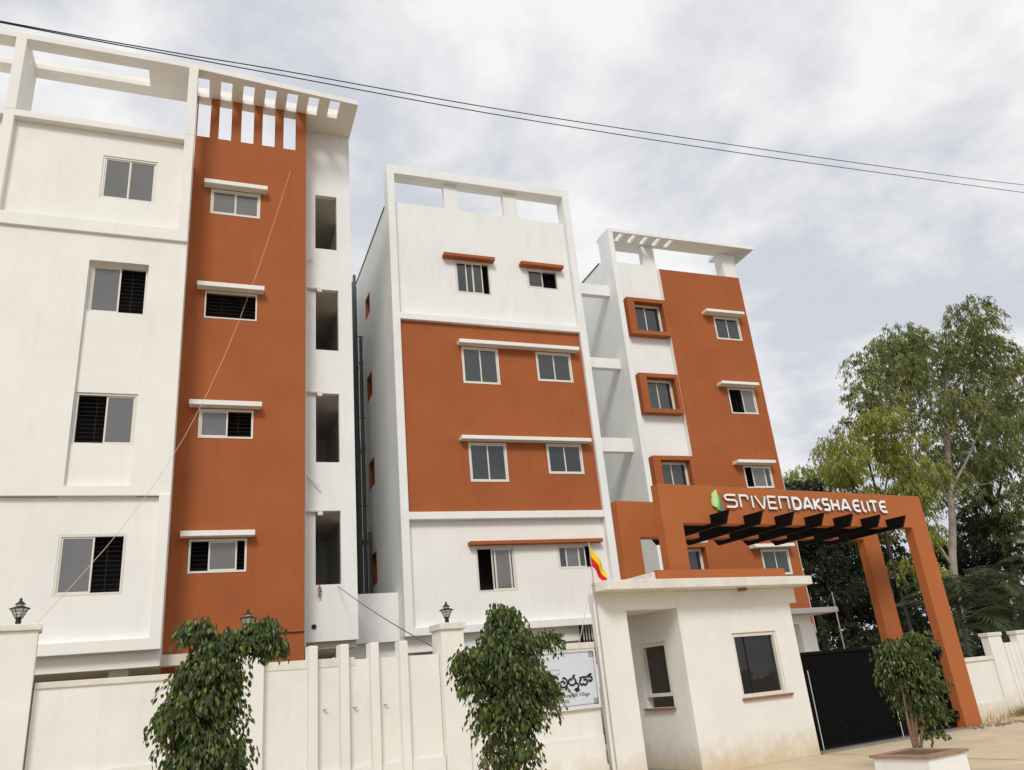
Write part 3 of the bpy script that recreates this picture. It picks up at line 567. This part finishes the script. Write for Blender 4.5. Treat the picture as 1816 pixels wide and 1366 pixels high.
MB(SGO).ring(-7.0, -4.845, 1.325, 2.145, 0.0495, 0.003, 0.007).build('border_line', 'line', SG)
m = MB(SGO)
for cx, cz in ((-4.885, 2.105), (-4.885, 1.365), (-6.96, 2.105), (-6.96, 1.365)):
    for r_ in (.014, .030, .045): m.ring(cx - r_, cx + r_, cz - r_, cz + r_, 0.0492 - r_ * .01, 0.003, 0.006)
m.build('corner_ornament', 'line', SG)
# visible lettering, drawn as brush strokes in board coordinates
KN = [[(-5.564, 1.641), (-5.524, 1.619), (-5.466, 1.62), (-5.421, 1.654), (-5.412, 1.699), (-5.431, 1.741), (-5.466, 1.763), (-5.499, 1.751)], [(-5.547, 1.697), (-5.501, 1.715), (-5.464, 1.691), (-5.485, 1.664)],
      [(-5.312, 1.72), (-5.348, 1.74), (-5.382, 1.717), (-5.385, 1.674), (-5.355, 1.644), (-5.302, 1.642), (-5.258, 1.664), (-5.246, 1.707), (-5.268, 1.739), (-5.298, 1.758), (-5.283, 1.782), (-5.249, 1.791)],
      [(-5.241, 1.675), (-5.213, 1.654), (-5.203, 1.616), (-5.223, 1.585), (-5.258, 1.581), (-5.275, 1.567), (-5.252, 1.546), (-5.214, 1.551), (-5.194, 1.576)],
      [(-5.171, 1.742), (-5.104, 1.751), (-5.03, 1.75)], [(-5.135, 1.725), (-5.169, 1.695), (-5.169, 1.653), (-5.134, 1.63), (-5.099, 1.646), (-5.078, 1.625), (-5.037, 1.641), (-5.017, 1.679), (-5.039, 1.711), (-5.096, 1.708)],
      [(-5.014, 1.737), (-5.001, 1.765), (-4.952, 1.789), (-4.919, 1.789)], [(-4.981, 1.714), (-4.983, 1.686), (-4.951, 1.679), (-4.923, 1.703), (-4.924, 1.736), (-4.957, 1.754), (-4.999, 1.755)]]
for i, st in enumerate(KN):
    m = MB(SGO); stroke(m, st, 0.030, 0, 0, 1, 1, 0.0465 - .0004 * i, 0.003); m.build('glyph', ['ink', 'ink'], SG)
def text(body, s0, k0, z0, size, mt, name):
    cu = bpy.data.curves.new(name, 'FONT'); cu.body = body; cu.size = size; cu.extrude = 0.001; cu.resolution_u = 2
    t = bpy.data.objects.new(name, cu); col.objects.link(t)
    bpy.context.view_layer.update()
    me = bpy.data.meshes.new_from_object(t.evaluated_get(bpy.context.evaluated_depsgraph_get()))
    col.objects.unlink(t); bpy.data.objects.remove(t)
    for v in me.vertices: x, y, z = v.co; v.co = (x + s0 - SGO[0], -z + k0 - SGO[1], y + z0 - SGO[2])
    me.materials.clear(); me.materials.append(M[mt]); o = bpy.data.objects.new(name, me); col.objects.link(o); o.parent = SG
    return o
text('nayakanahalli Village', -5.66, 0.0495, 1.462, 0.082, 'ink', 'address_line')
text('560 105.', -5.66, 0.0495, 1.378, 0.075, 'ink', 'address_line')
m = MB(SGO); m.ring(-5.72, -5.55, 1.82, 1.90, 0.0495, 0.003, 0.005); m.build('emblem_outline', 'ink', SG)

# pillar lamps
def lamp(s_, k_, z_, label):
    T = gthing('pillar_lamp', label, 'lamp', s_, k_, z_, 'lamps on the street wall pillars')
    MB().lathe([(.045, 0), (.045, .015), (.032, .02), (.032, .085), (.05, .095), (.045, .105)], n=12).build('base', 'brass', T)
    MB().lathe([(.040, .105), (.060, .14), (.092, .205)], n=12).build('glass', 'lampglass', T)
    m = MB()
    for i in range(6):
        a = i * math.pi / 3; m.tube([(.046 * math.cos(a), .046 * math.sin(a), .105), (.097 * math.cos(a), .097 * math.sin(a), .207)], .004, 4)
    for r_, z in ((.058, .135), (.076, .17)): m.tube([(r_ * math.cos(i * math.pi / 6), r_ * math.sin(i * math.pi / 6), z) for i in range(13)], .0028, 4)
    m.build('cage', 'brass', T)
    MB().lathe([(.115, .205), (.118, .212), (.055, .238), (.050, .240)], n=16).build('brim', 'brass', T)
    MB().lathe([(.044, .24), (.044, .262)], n=12).build('collar', 'lampglass', T)
    MB().lathe([(.060, .262), (.058, .268), (.018, .305), (.010, .310), (.020, .320), (.016, .330), (.004, .345)], n=12).build('finial', 'brass', T)
lamp(-13.30, 0.16, 2.94, 'black pillar lantern on the tallest pillar at the far left')
lamp(-10.52, 0.16, 2.71, 'black pillar lantern half hidden behind the arching left ficus')
lamp(-7.46, 0.16, 2.72, 'black pillar lantern between the fins and the middle ficus')

# wall right of the portal
RW = gthing('boundary_wall', 'white stepped wall with capped pillars right of the portal leg', 'wall', 5.16, 0.5)
MB().box(0.0, 1.80, 0, 0.15, 0, 1.33).build('panel', 'wall', RW); MB().box(0.0, 1.795, -0.035, 0.17, 1.331, 1.42).build('coping', 'coping', RW)
MB().box(0.0, 1.80, -0.04, -0.001, 0, 0.42).build('plinth', 'wall', RW)
for i in range(6):
    x = 1.81 + i * 1.19
    p = MB().box(x, x + .53, -0.05, 0.155, 0, 1.85).build('pillar', 'wall', RW, bevel=0.01); MB().box(x - .03, x + .55, -0.075, 0.18, 1.85, 1.935).build('pillar_cap', 'coping', p, bevel=0.01)
    MB().box(x + .531, x + 1.189, 0, 0.15, 0, 1.675).build('panel', 'wall', RW)
    for j in range(3): MB().box(x + .60 + j * .20, x + .66 + j * .20, -0.03, -0.001, 0, 1.67).build('fin', 'wall', RW)

# ------------------------------------------------------------------ flag, cables
FP = gthing('flag_pole', 'thin steel pole flying a yellow and red flag at the guardhouse corner', 'flag', -4.79, -0.16)
m = MB(); m.tube([(0, 0, 0), (0, 0, 3.96)], .009, 8); m.build('pole', 'steel', FP)
m = MB(); m.tube([(-.01, 0, 3.32), (-.05, -.02, 3.22), (.04, .02, 3.12), (-.05, .02, 3.05), (.02, 0, 3.2)], .008, 5); m.tube([(0, 0, 3.3), (-.10, 0, 3.15), (-.30, .05, 2.55), (-.42, .08, 2.2)], .006, 4); m.build('lashing', 'rope', FP)
def flag_pt(u, v):   # u along fly, v from top (0) to bottom (1): cloth sagging along the pole
    x = 0.012 + u * 0.30 - v * 0.035 * (1 - u); z = 3.93 - u * 0.50 - v * (0.34 - 0.13 * u)
    return (x - v * .07 * u, 0.05 * math.sin(u * 9 + v * 2.2) * (0.25 + u * .7), z)
for nm, v0, v1, mt in (('yellow_band', 0, .5, 'flag_y'), ('red_band', .5, 1, 'flag_r')):
    m = MB(); n_, q_ = 14, 5
    for i in range(n_):
        for j in range(q_):
            a, b = i / n_, (i + 1) / n_; c, d = v0 + (v1 - v0) * j / q_, v0 + (v1 - v0) * (j + 1) / q_
            m.face([flag_pt(a, d), flag_pt(b, d), flag_pt(b, c), flag_pt(a, c)])
    m.build(nm, mt, FP, smooth=True)
def smooth_path(pts, n=8):
    pts = [Vector(p) for p in pts]; r_ = []
    for i in range(len(pts) - 1):
        p0, p1, p2, p3 = pts[max(i - 1, 0)], pts[i], pts[i + 1], pts[min(i + 2, len(pts) - 1)]
        for j in range(n):
            t = j / n; r_.append(0.5 * ((2 * p1) + (p2 - p0) * t + (2 * p0 - 5 * p1 + 4 * p2 - p3) * t * t + (3 * p1 - p0 - 3 * p2 + p3) * t ** 3))
    r_.append(pts[-1]); return r_
wA = [(-22, 7.35), (-18, 7.7), (-13.93, 8.13), (-12.42, 8.32), (-11.19, 8.50), (-8.24, 8.89), (-3.99, 9.57), (1.53, 10.5), (5.17, 11.16), (12, 12.5), (20, 14.2)]
wB = [(-22, 7.36), (-18, 7.7), (-13.93, 8.115), (-12.42, 8.285), (-11.19, 8.43), (-8.24, 8.79), (-4.0, 9.425), (1.5, 10.33), (5.03, 10.92), (12, 12.1), (20, 13.6)]
for nm, w_, lb in (('overhead_cable', wA, 'upper of two black cables crossing the sky'), ('overhead_cable', wB, 'lower of two black cables crossing the sky')):
    b0 = G(w_[5][0], -4.5, w_[5][1]); m = MB(b0); m.tube(smooth_path([G(s_, -4.5, z) for s_, z in w_]), .0062, 6); o = m.build(nm, 'cable'); o.location = b0; tag(o, lb, 'cable', 'overhead cables')
b0 = Vector((1.78, 18.6, 15.34)); e0 = G(-13.1, 0.1, 2.95)
m = MB(b0); m.tube([b0.lerp(e0, t / 12) - Vector((0, 0, 1.75 * math.sin(math.pi * t / 12))) for t in range(13)], .0042, 5); o = m.build('stay_cable', 'rope'); o.location = b0; tag(o, 'pale cable slanting down from the terracotta wall to the far left pillar', 'cable')
b0 = Vector((3.05, 19.36, 4.32)); e0 = G(-7.6, 0.3, 2.36)
m = MB(b0); m.tube([b0.lerp(e0, t / 8) - Vector((0, 0, .05 * math.sin(math.pi * t / 8))) for t in range(9)], .009, 5); o = m.build('stay_cable', 'pvc'); o.location = b0; tag(o, 'grey cable from the lowest shaft opening down to the lamp pillar', 'cable')
b0 = Vector((18.1, 20.0, 0)); m = MB(); m.tube([(0, 0, 0), (0.02, 0, 3.62)], .022, 6); o = m.build('bamboo_pole', 'euc_bark'); o.location = b0; tag(o, 'thin upright pale pole standing behind the black gate', 'pole')

# ------------------------------------------------------------------ vegetation
def leaf_card(mb, p, d, side, L_, W_, mi, fold=0.25):
    """two folded triangles pairs: base p, direction d, width along side"""
    nrm = d.cross(side).normalized()
    a = mb.P(p); t = mb.P(p + d * L_); l = mb.P(p + d * L_ * .42 + side * W_ / 2 + nrm * W_ * fold); r_ = mb.P(p + d * L_ * .42 - side * W_ / 2 + nrm * W_ * fold)
    mb.f.append([a, l, t]); mb.f.append([a, t, r_]); mb.mi += [mi, mi]
def rv(rn): 
    while True:
        v = Vector((rn.uniform(-1, 1), rn.uniform(-1, 1), rn.uniform(-1, 1)))
        if 0.05 < v.length < 1: return v
def pick(rn, w):
    x = rn.random() * sum(w)
    for i, q in enumerate(w):
        x -= q
        if x <= 0: return i
    return 0
def ficus(s0, k0, label, blobs, stems, seed, leaf_len=0.074, weights=(5, 4.5, 1.5), sq=0.86, sh=0.02):
    rn = random.Random(seed); T = gthing('ficus_tree', label, 'tree', s0, k0, group='clipped ficus trees along the street')
    m = MB()
    for st in stems: m.tube(smooth_path([(x - s0, y, z) for x, y, z in st], 4), .030, 6, r2=.008)
    m.build('trunk', 'bark', T, smooth=True)
    m = MB()
    for (cs, ck, cz, rs, rk, rz, n, light) in blobs:
        cs = s0 + (cs - s0) * sq + sh; rs = rs * sq
        # twigs: each carries a spray of drooping leaves
        nt_ = int(n * 2.2) // 7
        for i in range(nt_):
            v = rv(rn); stray = rn.random() < .10
            u = v.normalized() * ((0.30 + 0.70 * rn.random() ** 0.5) * .80 if not stray else rn.uniform(.85, 1.12))
            c = Vector((cs - s0 + u.x * rs, ck + u.y * rk, cz + u.z * rz))
            # ragged outline: leave out some pockets
            if math.sin(c.x * 17 + c.z * 5 + seed) * math.sin(c.z * 13 - c.y * 11 + seed * 2) > .62 and not stray: continue
            outd = Vector((u.x, u.y, 0.15)).normalized()
            bright = (u.z + u.x * -.2) > 0.25 and rn.random() < .5  # upper and left sprays get extra pale leaves, painting in highlights
            q_ = 7 if not stray else 9
            for j in range(q_):
                p = c + outd * (j * .016) + Vector((rn.gauss(0, .020), rn.gauss(0, .020), -j * j * .0026 + rn.gauss(0, .016)))
                d = (outd * rn.uniform(.05, .6) + Vector((rn.uniform(-.35, .35), rn.uniform(-.35, .35), -1.0))).normalized()
                sd_ = d.cross(rv(rn)).normalized()
                w = list(weights)
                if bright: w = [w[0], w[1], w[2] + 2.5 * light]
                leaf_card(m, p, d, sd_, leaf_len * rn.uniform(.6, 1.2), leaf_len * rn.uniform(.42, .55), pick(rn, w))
    o = m.build('crown', ['f1', 'f2', 'f3'], T); o['kind'] = 'stuff'
    return T
K3 = -3.5
ficus(-11.72, K3, 'drooping ficus with a long arm to the right, in front of the left pillars',
      [(-11.68, 0, 2.02, .33, .32, .30, 1300, 1), (-11.78, 0, 1.72, .38, .36, .30, 1300, 1), (-11.68, 0, 1.35, .37, .38, .36, 1700, 1), (-11.69, 0, .95, .36, .36, .34, 1300, 1), (-11.82, 0, 2.46, .13, .13, .13, 330, 2), (-11.60, 0, 2.28, .20, .16, .14, 350, 1),
       (-11.40, 0, 2.32, .26, .16, .12, 480, 1), (-11.14, 0, 2.42, .16, .12, .11, 330, 1), (-11.04, 0, 2.30, .12, .10, .14, 200, 1), (-10.96, 0, 2.24, .06, .06, .15, 70, 2)],
      [[(-11.72, 0, 0), (-11.70, .02, .8), (-11.74, 0, 1.6), (-11.77, 0, 2.5)], [(-11.70, 0, .05), (-11.62, .05, .9), (-11.55, 0, 1.9), (-11.14, 0, 2.4)], [(-11.75, 0, .05), (-11.86, -.05, 1.0), (-11.95, 0, 1.7)]], 11, sq=.86, sh=.10)
ficus(-8.48, K3, 'tall bushy ficus in front of the signboard',
      [(-8.42, 0, 2.44, .18, .18, .18, 420, 1), (-8.45, 0, 2.18, .32, .28, .22, 900, 1), (-7.86, 0, 2.16, .26, .18, .10, 330, 1.5), (-8.92, 0, 2.02, .25, .18, .12, 360, 1), (-9.12, 0, 1.96, .12, .07, .05, 50, 1), (-8.98, 0, 1.74, .15, .12, .10, 130, 1), (-8.48, 0, 1.86, .46, .40, .26, 1700, 1), (-7.98, 0, 1.66, .26, .26, .24, 560, 1.5), (-8.44, 0, 1.45, .40, .36, .30, 1500, 1), (-8.46, 0, 1.08, .36, .32, .24, 500, .6), (-8.50, 0, .80, .34, .28, .14, 170, .5)],
      [[(-8.48, 0, 0), (-8.45, 0, .6), (-8.46, .02, 1.4), (-8.42, 0, 2.5)], [(-8.45, .03, .0), (-8.38, .02, .7), (-8.28, 0, 1.3), (-7.9, 0, 2.1)], [(-8.52, 0, .0), (-8.60, .02, .7), (-8.72, 0, 1.3), (-8.95, 0, 2.0)], [(-8.5, 0, .1), (-8.35, -.05, .8), (-8.15, 0, 1.2)], [(-8.5, 0, .1), (-8.75, -.05, .85), (-8.82, 0, 1.0)]], 12)
ficus(-1.86, K3, 'small ficus growing in the white square planter before the gate',
      [(-1.12, 0, 1.82, .22, .22, .17, 380, 1.6), (-1.78, 0, 1.72, .24, .24, .17, 380, .6), (-1.58, 0, 1.52, .42, .36, .26, 1300, 1), (-1.45, 0, 1.28, .42, .36, .26, 1200, 1.2), (-1.50, 0, .98, .34, .30, .20, 620, 1), (-1.38, 0, .75, .22, .2, .14, 150, 1), (-1.02, 0, .80, .14, .14, .14, 110, .8), (-1.25, 0, .50, .25, .15, .06, 60, 1)],
      [[(-1.88, 0, .2), (-1.86, 0, .55), (-1.75, 0, 1.0), (-1.62, 0, 1.5)], [(-1.84, .03, .2), (-1.78, 0, .6), (-1.55, 0, 1.1), (-1.2, 0, 1.7)], [(-1.90, 0, .2), (-1.92, 0, .6), (-1.88, 0, 1.0), (-1.8, 0, 1.6)], [(-1.85, -.03, .2), (-1.7, 0, .5), (-1.45, 0, .75), (-1.1, 0, .85)]], 13, sq=.86, sh=-.05)
# planter
PL = gthing('planter', 'white square concrete planter with earthen rim in front of the gate', 'planter', -2.42, -3.92)
ro = R(45 - 8 + 4)
PL.rotation_euler = (0, 0, GA + R(2))
MB().box(-.42, .42, -.42, .42, 0, .33).build('box', 'white', PL, bevel=0.01)
MB().grid([-.45, .45], [-.45, .45], [(-.30, .30, -.30, .30)], .331, .365, lambda u, v, w: (u, v, w)).build('rim', 'terracotta_rim', PL)
MB().grid([-.299, -.1, .1, .299], [-.299, -.1, .1, .299], [], .332, .35, lambda u, v, w: (u, v, w + .01 * math.sin(u * 31 + v * 17))).build('soil', 'soil', PL)

def spray_tree(name, label, loc, trunk, limbs, blobs, mats_, bark, seed, twig=(0.5, 1.1), leaf_=(0.16, 0.30), wid=0.045, per=16, droop=1.0, group='trees beyond the gate', dens=2.1):
    """tree whose crown is made of hanging twigs with narrow leaves; coordinates are relative to loc"""
    rn = random.Random(seed); T = thing(name, label, 'tree', loc, 0, group)
    m = MB()
    m.tube(smooth_path([p[:3] for p in trunk], 4), [p for i in range(len(trunk) - 1) for p in [trunk[i][3] + (trunk[i + 1][3] - trunk[i][3]) * t / 4 for t in range(4)]] + [trunk[-1][3]], 8)
    for l in limbs: m.tube(smooth_path([p[:3] for p in l], 3), l[0][3], 5, r2=l[-1][3])
    m.build('trunk', bark, T, smooth=True)
    m = MB()
    for (cx, cy, cz, rx, ry, rz, n, w) in blobs:
        for i in range(int(n * dens)):
            u = rv(rn).normalized() * (0.25 + 0.75 * rn.random() ** 0.5)
            c = Vector((cx + u.x * rx, cy + u.y * ry, cz + u.z * rz))
            outd = Vector((u.x + rn.gauss(0, .3), u.y + rn.gauss(0, .3), 0.25)).normalized()
            TL = rn.uniform(*twig); mi0 = pick(rn, w)
            for j in range(per):
                t = j / per * TL
                p = c + outd * (t * .45) + Vector((rn.gauss(0, .05), rn.gauss(0, .05), -droop * t * t * .75 + rn.gauss(0, .05)))
                d = Vector((outd.x * .35 + rn.gauss(0, .35), outd.y * .35 + rn.gauss(0, .35), -droop + rn.gauss(0, .3))).normalized()
                mi = mi0 if rn.random() < .7 else pick(rn, w)
                leaf_card(m, p, d, d.cross(rv(rn)).normalized(), rn.uniform(*leaf_), wid * rn.uniform(.8, 1.4), mi)
    o = m.build('crown', mats_, T); o['kind'] = 'stuff'
    return T
def clumps(cs, r, n, seed, w=(3.4, 4.2, 3.0)):
    rn = random.Random(seed); out_ = []
    for x, z in cs:
        for q in range(3):
            k = rn.uniform(.55, 1.0)
            out_.append((x + rn.gauss(0, r * .55), rn.gauss(0, 1.1), z + rn.gauss(0, r * .4), r * k, r * k, r * .8 * k, int(n * k * k / 2.2), w))
    return out_
# eucalyptus whose pale trunk stands right of the portal leg
EX, EY = 29.8, 26.2
spray_tree('eucalyptus_tree', 'tall pale trunked eucalyptus right of the portal', (EX, EY, 0),
    [(0, 0, 0, .20), (.42, 0, 2.8, .185), (.85, 0, 5.0, .17), (1.6, 0, 7.0, .15), (2.25, 0, 9.2, .13), (3.0, 0, 11.5, .11), (3.9, 0, 14.0, .07), (4.5, 0, 16.2, .03)],
    [[(.8, 0, 5.0, .09), (.3, .3, 7.0, .07), (-.2, .2, 9.0, .05), (-.6, 0, 11.0, .03)], [(2.3, 0, 9.2, .08), (1.2, .3, 11.0, .06), (.5, 0, 13.0, .03)], [(2.0, 0, 8.4, .08), (3.6, -.4, 10.2, .06), (5.6, -.5, 12.6, .03)], [(3.0, 0, 11.5, .06), (2.4, .3, 13.5, .05), (2.2, 0, 15.5, .02)], [(2.0, 0, 8.0, .05), (3.4, .3, 8.6, .04), (5.0, 0, 8.8, .02)], [(3.3, 0, 12.3, .06), (5.0, 0, 14.0, .04), (6.5, 0, 15.0, .02)]],
    clumps([(5.0, 16.2), (3.7, 16.0), (1.4, 15.3), (0.2, 14.9), (6.2, 16.2), (2.4, 15.7), (7.1, 15.6), (8.6, 14.7), (0.1, 14.1), (2.2, 13.8), (5.0, 13.4), (3.6, 15.3), (6.4, 14.6), (-1.7, 13.2), (-1.8, 11.8), (0.2, 11.8), (2.6, 11.8), (6.8, 12.1), (8.6, 13.0), (4.6, 11.4), (-.8, 10.2), (6.7, 9.9), (8.4, 10.6), (4.6, 9.0), (0.4, 8.6), (6.2, 8.0)], 1.15, 66, 5),
    ['e1', 'e2', 'e3'], 'euc_bark', 21)
spray_tree('eucalyptus_tree', 'yellow green drooping tree above the right end of the portal beam', (26.4, 25.6, 0),
    [(.9, .5, 0, .10), (.8, .5, 3, .09), (.6, .3, 6, .08), (.4, 0, 9, .05), (.3, 0, 11, .03)],
    [[(.2, 0, 6.5, .05), (-.8, 0, 8.5, .03), (-1.3, 0, 10, .02)], [(.3, 0, 7, .05), (1.2, 0, 8.8, .03), (1.8, 0, 9.6, .02)]],
    clumps([(-.1, 10.9), (-1.5, 10.0), (.9, 10.1), (-2.2, 9.2), (-1.2, 8.8), (.2, 9.2), (1.5, 8.9), (2.4, 8.6), (1.7, 7.6), (1.9, 6.2), (1.7, 4.8), (.6, 8.0)], .80, 60, 6, (4, 4, 1.2)),
    ['y1', 'y2', 'e2'], 'dark_bark', 22)
spray_tree('eucalyptus_tree', 'shadowy broad tree at the right edge of the picture', (37.5, 29.0, 0),
    [(0, 0, 0, .25), (.3, 0, 5, .2), (.5, 0, 10, .14), (1.0, 0, 15, .06)],
    [[(.3, 0, 7, .09), (-1.5, 0, 9.5, .06), (-2.8, 0, 11, .03)], [(.4, 0, 8, .08), (2.2, 0, 10.5, .05), (3.5, 0, 12, .02)]],
    [(-.8, 0, 16.2, 1.8, 1.6, 1.4, 90, (4, 4, 3)), (1.4, 0, 15.4, 2.0, 1.8, 1.6, 120, (4, 4, 3)), (-1.8, 0, 13.6, 1.6, 1.6, 1.6, 90, (6, 3, 1)), (1.5, 0, 12.8, 2.2, 1.8, 1.6, 120, (6, 3, 2)), (-1.0, 0, 11.0, 1.8, 1.6, 1.2, 90, (7, 3, 1)), (2.0, 0, 10.2, 2.0, 1.6, 1.4, 110, (6, 3, 2)), (-1.8, 0, 9.0, 1.5, 1.3, 1.0, 70, (6, 3, 2)), (1.0, 0, 8.0, 1.8, 1.5, 1.2, 80, (6, 3, 2)), (3.2, 0, 13.5, 1.8, 1.5, 2.0, 90, (5, 3, 2)), (4.8, 0, 12.5, 1.8, 1.5, 2.0, 80, (5, 3, 2)), (4.6, 0, 15.6, 1.6, 1.5, 1.4, 80, (4, 4, 3)), (.2, 0, 6.8, 1.6, 1.4, 1.0, 70, (6, 3, 2)), (2.6, 0, 7.2, 1.5, 1.4, 1.0, 70, (5, 4, 3))],
    ['e1', 'e2', 'e3'], 'dark_bark', 23, leaf_=(.14, .26), wid=.05, dens=1.5)
# dense dark trees behind the gate
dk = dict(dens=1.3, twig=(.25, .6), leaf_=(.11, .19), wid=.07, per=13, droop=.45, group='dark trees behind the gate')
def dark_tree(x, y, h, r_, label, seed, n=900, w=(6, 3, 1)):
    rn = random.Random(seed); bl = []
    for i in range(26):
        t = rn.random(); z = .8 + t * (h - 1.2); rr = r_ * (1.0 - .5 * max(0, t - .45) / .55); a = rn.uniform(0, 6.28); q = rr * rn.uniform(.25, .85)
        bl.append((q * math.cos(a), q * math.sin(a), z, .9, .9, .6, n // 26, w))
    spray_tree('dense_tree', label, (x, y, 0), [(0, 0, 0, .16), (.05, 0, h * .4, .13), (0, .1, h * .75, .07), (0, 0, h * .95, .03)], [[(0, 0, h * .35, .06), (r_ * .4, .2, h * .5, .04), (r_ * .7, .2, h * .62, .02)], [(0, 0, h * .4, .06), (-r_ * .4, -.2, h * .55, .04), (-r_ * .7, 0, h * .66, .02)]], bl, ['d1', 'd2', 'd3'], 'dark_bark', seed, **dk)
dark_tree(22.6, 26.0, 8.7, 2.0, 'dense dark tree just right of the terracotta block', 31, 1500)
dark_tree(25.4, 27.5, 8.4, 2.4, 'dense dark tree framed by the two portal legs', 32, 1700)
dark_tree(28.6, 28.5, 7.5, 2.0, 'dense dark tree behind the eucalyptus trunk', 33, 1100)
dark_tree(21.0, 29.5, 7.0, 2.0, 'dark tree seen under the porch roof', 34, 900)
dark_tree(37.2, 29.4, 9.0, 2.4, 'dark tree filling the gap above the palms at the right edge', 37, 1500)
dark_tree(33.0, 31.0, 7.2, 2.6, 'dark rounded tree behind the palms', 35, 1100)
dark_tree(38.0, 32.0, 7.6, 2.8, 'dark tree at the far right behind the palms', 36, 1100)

def palm(x, y, h, n, label, seed, dry=False):
    rn = random.Random(seed); T = thing('palm', label, 'palm', (x, y, 0), 0, 'palms behind the right wall')
    MB().tube([(0, 0, 0), (.05, 0, h * .5), (.1, .03, h)], .10, 7, r2=.07).build('stem', 'dark_bark', T, smooth=True)
    for i in range(n):
        a = 6.283 * i / n + rn.uniform(-.25, .25); el = rn.uniform(.25, 1.25); Lf = rn.uniform(1.9, 2.9)
        m = MB(); hd = Vector((math.cos(a), math.sin(a), 0)); sd_ = Vector((-hd.y, hd.x, 0)); pts = []
        p = Vector((.1, .03, h)); ang = el
        for j in range(15):
            pts.append(p.copy()); p = p + (hd * math.cos(ang) + Vector((0, 0, math.sin(ang)))) * (Lf / 14); ang -= .115 + .03 * (1.3 - el)
        m.tube(pts, .022, 4, r2=.005)
        mi = 2 if (dry and i == 1) else (0 if rn.random() < .6 else 1)
        for j in range(2, 15):
            for q in (0, .5):
                if j == 14 and q: continue
                c = pts[j] if not q else (pts[j] + pts[j + 1]) / 2
                fd = (pts[min(j + 1, 14)] - pts[j - 1]).normalized()
                ll = .62 * math.sin(math.pi * min(1, (j + q) / 15.5)) + .12
                for sgn in (-1, 1):
                    d = (sd_ * sgn * .8 + fd * .55 + Vector((0, 0, -.28 + rn.uniform(-.15, .15)))).normalized()
                    leaf_card(m, c, d, fd, ll, .055, mi, .1)
        m.build('frond', ['p1', 'p2', 'p3'], T)
pl = [(25.3, 22.0, 2.3, 13, 'areca palm nearest the portal leg behind the wall', 41), (26.5, 23.0, 3.2, 14, 'arching palm beside the eucalyptus trunk', 42), (27.3, 21.8, 2.5, 13, 'palm with a rusty dead frond behind the first wall pillar', 43), (28.4, 23.2, 3.7, 14, 'tallest palm behind the wall at the right', 44), (29.2, 21.6, 2.7, 13, 'palm behind the second wall pillar', 45), (30.6, 23.0, 3.6, 14, 'palm at the right edge behind the wall', 46)]
for a in pl: palm(*a, dry=(a[5] == 43))

# undergrowth behind the right wall and dry tufts at its foot
rn = random.Random(77); m = MB()
for i in range(3800):
    x = rn.uniform(19.5, 38); y = rn.uniform(22.5, 27); 
    c = Vector((x, y, rn.uniform(0.1, 2.2) * rn.random() ** .3)); d = Vector((rn.gauss(0, .5), rn.gauss(0, .5), rn.uniform(-.6, .8))).normalized()
    leaf_card(m, c, d, d.cross(rv(rn)).normalized(), rn.uniform(.2, .4), .10, pick(rn, (5, 4, 1)))
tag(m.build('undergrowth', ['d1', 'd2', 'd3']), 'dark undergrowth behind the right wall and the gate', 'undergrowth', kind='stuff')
m = MB()
for cx, ck, n in ((7.2, .15, 260), (8.1, .45, 300), (9.2, .75, 250), (6.4, .1, 40), (5.6, 0, 25)):
    for i in range(n):
        p = G(cx + rn.gauss(0, .28), ck + rn.gauss(0, .12), 0.02); d = Vector((rn.gauss(0, .35), rn.gauss(0, .35), 1)).normalized(); leaf_card(m, p, d, d.cross(rv(rn)).normalized(), rn.uniform(.12, .34), .012, 0 if rn.random() < .75 else 1)
tag(m.build('dry_grass', ['gr1', 'gr2']), 'dry grass tufts at the foot of the right wall', 'grass', kind='stuff')
m = MB(); nu, nv = 26, 10; vv = {}
for i in range(nu + 1):
    for j in range(nv + 1):
        u, v = i / nu, j / nv; hgt = .20 * math.sin(math.pi * min(1, v * 1.0)) * (0.35 + .65 * u) * (0.8 + .3 * math.sin(i * 1.7) * math.sin(j * 2.3)); e_g = min(1, 6 * u)
        p = G(5.2 + u * 5.6, -.75 + v * 1.15 + u * 1.35, hgt * e_g - .01); vv[i, j] = m.P(p)
for i in range(nu):
    for j in range(nv): m.f.append([vv[i, j], vv[i + 1, j], vv[i + 1, j + 1], vv[i, j + 1]]); m.mi.append(0)
tag(m.build('earth_bank', 'dirt', smooth=True), kind='structure')
m = MB()
for i in range(60):
    p = G(rn.uniform(4.5, 6.6), rn.uniform(-.5, .1), 0.012); r_ = rn.uniform(.015, .06); m.lathe([(r_ * .6, 0), (r_, r_ * .35), (r_ * .5, r_ * .8)], p, 5, sx=rn.uniform(.7, 1.4))
tag(m.build('rubble', 'kerb'), 'small broken stones at the foot of the portal leg', 'rubble', kind='stuff')
